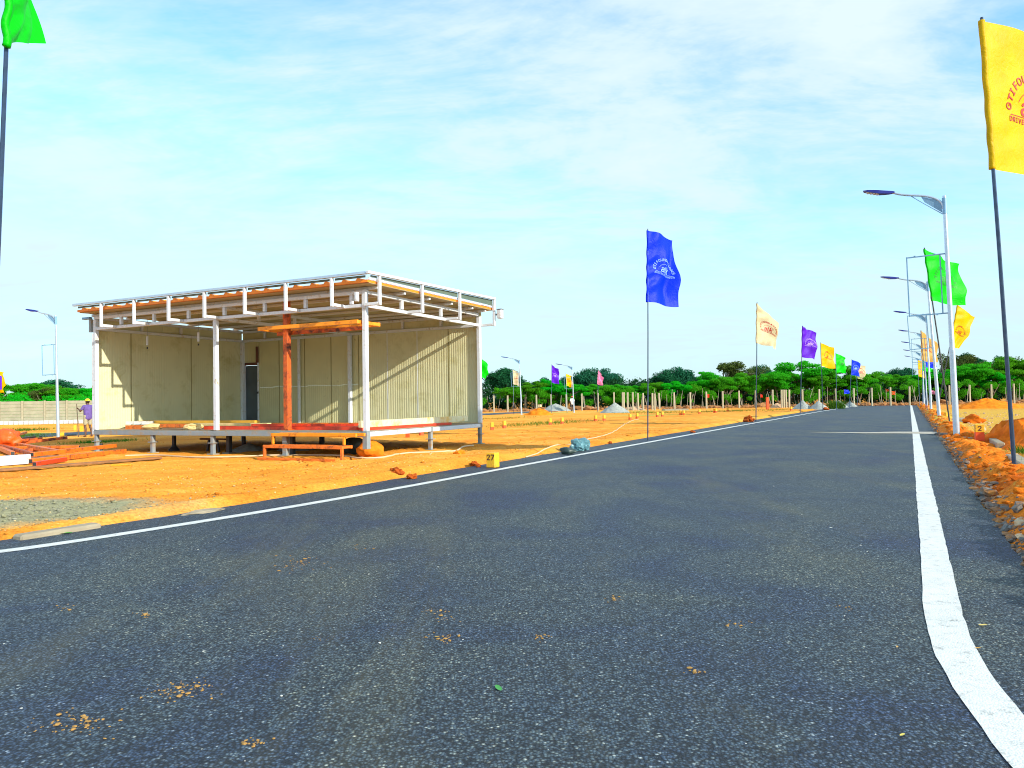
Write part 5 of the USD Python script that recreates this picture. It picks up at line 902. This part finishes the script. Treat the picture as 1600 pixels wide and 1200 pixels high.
n = 190; px = r.uniform(750, 1640, n); Y = r.uniform(94.5, 98.5, n); C = np.array([far(a, 630, b) for a, b in zip(px, Y)]); C[:, 2] = r.uniform(0.9, 2.9, n)
obj('thicket', leaves(C, r.uniform(0.35, 0.8, n), 42000, 0.10, 80, 0.7, 0.5), LEAF_BRIGHT, label='bright leafy shoots hanging low before the dark undergrowth', category='thicket', kind='stuff')
# thin pale stems in front of the thicket
n = 130; st_ = []
for _ in range(n):
    q = far(r.uniform(760, 1600), 640, r.uniform(93.5, 100)); st_.append(tube([(q[0], q[1], -0.1), (q[0] + r.normal(0, .25), q[1] + r.normal(0, .2), r.uniform(1.3, 2.6))], [r.uniform(.035, .07), .025], 5))
obj('sapling_stems', cat(st_), TRUNK_PALE, label='thin pale stems of saplings in front of the dark thicket', category='stems', kind='stuff')
# earth bank under the trees, low brown litter line
n = 3400; px = r.uniform(755, 1600, n); Y = r.uniform(90.5, 96, n); pts = [far(a, 640, b) * [1, 1, 0] for a, b in zip(px, Y)]
scatter('bank_rubble', 'reddish rubble and litter along the foot of the thicket', 'rubble', pts, r.lognormal(-2.0, 0.5, n), plain('bank_earth', (0.30, 0.13, 0.04), 0.95, 0, 0.4, 8), 14, 0.7)

def tufts(name, label, centres, spread, n, h, seed):
    r = np.random.default_rng(seed); c = np.array(centres)[r.integers(0, len(centres), n)]; sp = np.array(spread)
    p = c + E2 * r.normal(0, sp[0], n)[:, None] + E1 * r.normal(0, sp[1], n)[:, None]; p[:, 2] = np.maximum(ground_z(*st(p)), 0)
    a = r.uniform(0, 6.28, n); hh = h * r.uniform(0.5, 1.4, n); w = 0.006 + 0.05 * hh; lx, ly = r.normal(0, 0.45, n) * hh, r.normal(0, 0.45, n) * hh
    V = np.stack([p + np.stack([np.cos(a) * w, np.sin(a) * w, 0 * a], 1), p - np.stack([np.cos(a) * w, np.sin(a) * w, 0 * a], 1), p + np.stack([lx, ly, hh], 1)], 1).reshape(-1, 3)
    obj(name, (V, np.arange(3 * n).reshape(-1, 3)), GRASS, label=label, category='grass', kind='stuff')
tufts('grass', 'sparse grass beside the marker stone and kerbs on the right', [rd(26.5, 2.5), rd(25.6, 2.1), rd(16.2, 2.1), rd(15.0, 2.2), rd(18.5, 2.5), rd(20, 2.4)], (0.5, 0.18), 1500, 0.13, 31)
tufts('grass', 'low grass by the side road before the boundary wall', [at(x, y) for x, y in ((22, 674), (35, 672.5), (20, 684), (10, 686), (28, 683))], (0.9, 0.35), 1600, 0.16, 32)
tufts('grass', 'grass patches on the field right of the cabin', [at(x, y) for x, y in ((790, 654), (820, 664.5), (845, 662), (870, 661), (1040, 645), (1020, 645), (1100, 644), (1140, 642.5), (1160, 642), (1210, 641), (985, 645))], (2.2, 0.8), 3000, 0.12, 33)
tufts('grass', 'small green bush of weeds beside the far gravel heaps', [at(1306, 638.5)], (0.5, 0.3), 700, 0.7, 34)
tufts('grass', 'short grass left of the cabin near its front left foot', [at(x, y) for x, y in ((135, 692), (160, 691), (180, 690.5))], (0.5, 0.25), 600, 0.10, 35)

# ------------------------------------------------------------------ people
def sph(c, r_, n=14): return m3.Manifold.sphere(float(r_), n).translate(tuple(map(float, c)))
def bone(a, b, ra, rb): return m3.Manifold.batch_hull([sph(a, ra), sph(b, rb)])
def skin_of(ms, edge=0.02, it=8):
    m = ms[0]
    for x in ms[1:]: m = m + x
    m = m.refine_to_length(edge); me = m.to_mesh(); t = trimesh.Trimesh(me.vert_properties[:, :3], me.tri_verts, process=True)
    trimesh.smoothing.filter_taubin(t, 0.5, 0.53, it); return t
def person(label, loc, rz, J, shirt, legs, helmet, short=False, stick=None):
    """J: joints of a standing figure about 1.7 m tall that faces +y; x is the figure's right."""
    t = thing('person', label, 'person', loc, rz); body, top, low, shoes = [], [], [], []
    pel, chest, neck, head = J['pelvis'], J['chest'], J['neck'], J['head']
    body += [bone(pel, chest, 0.115, 0.135), bone(chest, neck, 0.10, 0.055), bone(neck, head, 0.052, 0.06)]
    hd = sph((0, 0, 0), 1, 24).scale((0.075, 0.095, 0.112)).translate(tuple(head + [0, 0.01, 0.05])); jaw = sph((0, 0, 0), 1, 18).scale((0.058, 0.07, 0.06)).translate(tuple(head + [0, 0.03, -0.025]))
    nose = bone(head + [0, 0.105, 0.055], head + [0, 0.122, 0.018], 0.010, 0.016); ears = [sph((0, 0, 0), 1, 10).scale((0.012, 0.022, 0.033)).translate(tuple(head + [s_ * 0.077, 0.0, 0.035])) for s_ in (-1, 1)]
    body += [hd, jaw, nose] + ears
    sh, hp = 0.185, 0.095
    for s_, k in ((-1, 'l'), (1, 'r')):
        S_, E_, W_ = chest + [s_ * sh, 0, 0.10], J[k + 'elbow'], J[k + 'wrist']
        body += [bone(chest + [s_ * 0.08, 0, 0.08], S_, 0.07, 0.062), bone(S_, E_, 0.052, 0.040), bone(E_, W_, 0.040, 0.027)]
        d = (W_ - E_) / np.linalg.norm(W_ - E_); side = np.cross(d, [0, 1.0, 0.2]); side /= np.linalg.norm(side); pn = np.cross(side, d); palm = W_ + d * 0.075
        body.append(m3.Manifold.batch_hull([sph(W_, 0.024), sph(palm + side * 0.028, 0.014), sph(palm - side * 0.028, 0.014)]))
        for i, ln in enumerate((0.070, 0.080, 0.075, 0.058)):
            f0 = palm + side * (0.030 - 0.020 * i); f1 = f0 + d * ln * 0.5 + pn * 0.012; f2 = f1 + d * ln * 0.35 + pn * 0.028; body += [bone(f0, f1, 0.0095, 0.009), bone(f1, f2, 0.009, 0.008)]
        th = W_ + d * 0.025 + side * 0.025; body += [bone(th, th + side * 0.03 + d * 0.03, 0.012, 0.010), bone(th + side * 0.03 + d * 0.03, th + side * 0.025 + d * 0.06 + pn * 0.02, 0.010, 0.008)]
        H_, K_, A_ = pel + [s_ * hp, 0, -0.02], J[k + 'knee'], J[k + 'ankle']
        body += [bone(H_, K_, 0.082, 0.055), bone(K_ + [0, -0.012, -0.04], (K_ + A_) / 2 + [0, -0.02, 0.06], 0.052, 0.052), bone((K_ + A_) / 2 + [0, -0.02, 0.06], A_, 0.052, 0.034), bone(A_ + [0, -0.02, -0.04], A_ + [0, 0.13, -0.055], 0.035, 0.026)]
        top += [bone(S_, S_ * 0.45 + E_ * 0.55, 0.072, 0.062), bone(chest + [s_ * 0.09, 0, 0.09], S_, 0.078, 0.072), bone(chest + [s_ * 0.07, 0, 0], pel + [s_ * 0.06, 0, -0.06], 0.128, 0.122)]
        low += [bone(H_ + [0, 0, 0.04], H_ * (0.1 if short else 0.5) * 0 + H_ * 0.25 + K_ * 0.75 if short else K_, 0.105, 0.085 if short else 0.068)]
        if not short: low += [bone(K_, A_ + [0, 0, 0.02], 0.066, 0.055)]
        shoes.append(bone(A_ + [0, -0.03, -0.045], A_ + [0, 0.14, -0.058], 0.042, 0.033))
    top += [bone(chest + [0, 0, 0.05], neck - [0, 0, 0.06], 0.15, 0.08), bone(pel + [0, 0, -0.04], chest + [0, 0, 0.03], 0.15, 0.168)]; low.append(bone(pel + [-0.05, 0, 0.02], pel + [0.05, 0, 0.02], 0.125, 0.125))
    obj('body', skin_of(body, 0.018, 6), SKIN, t, smooth=True); obj('shirt', skin_of(top, 0.03), shirt, t, smooth=True); obj('shorts' if short else 'trousers', skin_of(low, 0.03), legs, t, smooth=True)
    if not short:
        for s_ in shoes: obj('shoe', skin_of([s_], 0.03, 3), BLACK_STEEL, t, smooth=True)
    hair = sph((0, 0, 0), 1, 20).scale((0.083, 0.102, 0.10)).translate(tuple(head + [0, -0.006, 0.068])) - m3.Manifold.cube((0.4, 0.4, 0.3), True).translate(tuple(head + [0, 0.17, -0.05])); obj('hair', hair, HAIRM, t, smooth=True)
    for s_ in (-1, 1): obj('eye', trimesh.creation.icosphere(1, 0.011).apply_translation(head + [s_ * 0.03, 0.098, 0.055]), WHITE_PAINT, t, smooth=True)
    obj('mouth', cbox(head[0] - 0.022, head[0] + 0.022, head[1] + 0.096, head[1] + 0.102, head[2] - 0.022, head[2] - 0.014, 0.002), BROWN, t)
    if helmet is not None:
        dome = trimesh.creation.icosphere(3); dome = trimesh.intersections.slice_mesh_plane(dome, [0, 0, 1], [0, 0, -0.05]); dome.apply_scale([0.105, 0.128, 0.115]); dome.apply_translation(head + [0, 0.0, 0.085])
        hm = obj('helmet', dome, helmet, t, smooth=True); br = trimesh.creation.cylinder(1.0, 1.0, sections=28); br.apply_scale([0.122, 0.155, 0.012]); br.apply_translation(head + [0, 0.018, 0.085]); obj('brim', br, helmet, hm)
    return t
A3 = np.array
J1 = dict(pelvis=A3([0, 0, 0.93]), chest=A3([0, 0.0, 1.28]), neck=A3([0, 0.01, 1.46]), head=A3([0, 0.03, 1.55]), lelbow=A3([-0.29, 0.10, 1.17]), lwrist=A3([-0.23, 0.33, 1.27]), relbow=A3([0.27, -0.03, 1.12]), rwrist=A3([0.25, 0.12, 0.90]),
          lknee=A3([-0.10, 0.06, 0.50]), lankle=A3([-0.11, 0.0, 0.085]), rknee=A3([0.10, 0.02, 0.50]), rankle=A3([0.12, -0.10, 0.085]))
q = at(137.5, 682.5)
person('worker in a yellow helmet and purple shirt holding a stick left of the cabin', (q[0], q[1], 0.0), 62, J1, SHIRT_P, SHORTS, HELMET_Y, True)
c_, s_ = math.cos(math.radians(62)), math.sin(math.radians(62)); hx, hy = -0.22, 0.42; so = np.array([q[0] + hx * c_ - hy * s_, q[1] + hx * s_ + hy * c_, 0])
obj_at('stick', tube([(0.03, 0.02, 0.0), (0, 0, 0.8), (-0.04, -0.01, 1.52)], [0.02, 0.018, 0.016], 7), WOOD_DARK, so, 'thin dark stick in the hand of the worker in the purple shirt', 'stick')
J2 = dict(J1); J2.update(lelbow=A3([-0.27, -0.02, 1.02]), lwrist=A3([-0.25, 0.08, 0.80]), relbow=A3([0.28, -0.02, 1.02]), rwrist=A3([0.27, 0.05, 0.79]), rankle=A3([0.12, 0.02, 0.085]))
q = at(888, 641.5); person('worker with white shirt and red helmet standing by the first gravel heap', (q[0], q[1] - 6, 0), 20, J2, SHIRT_W, TROUSER, HELMET_R)
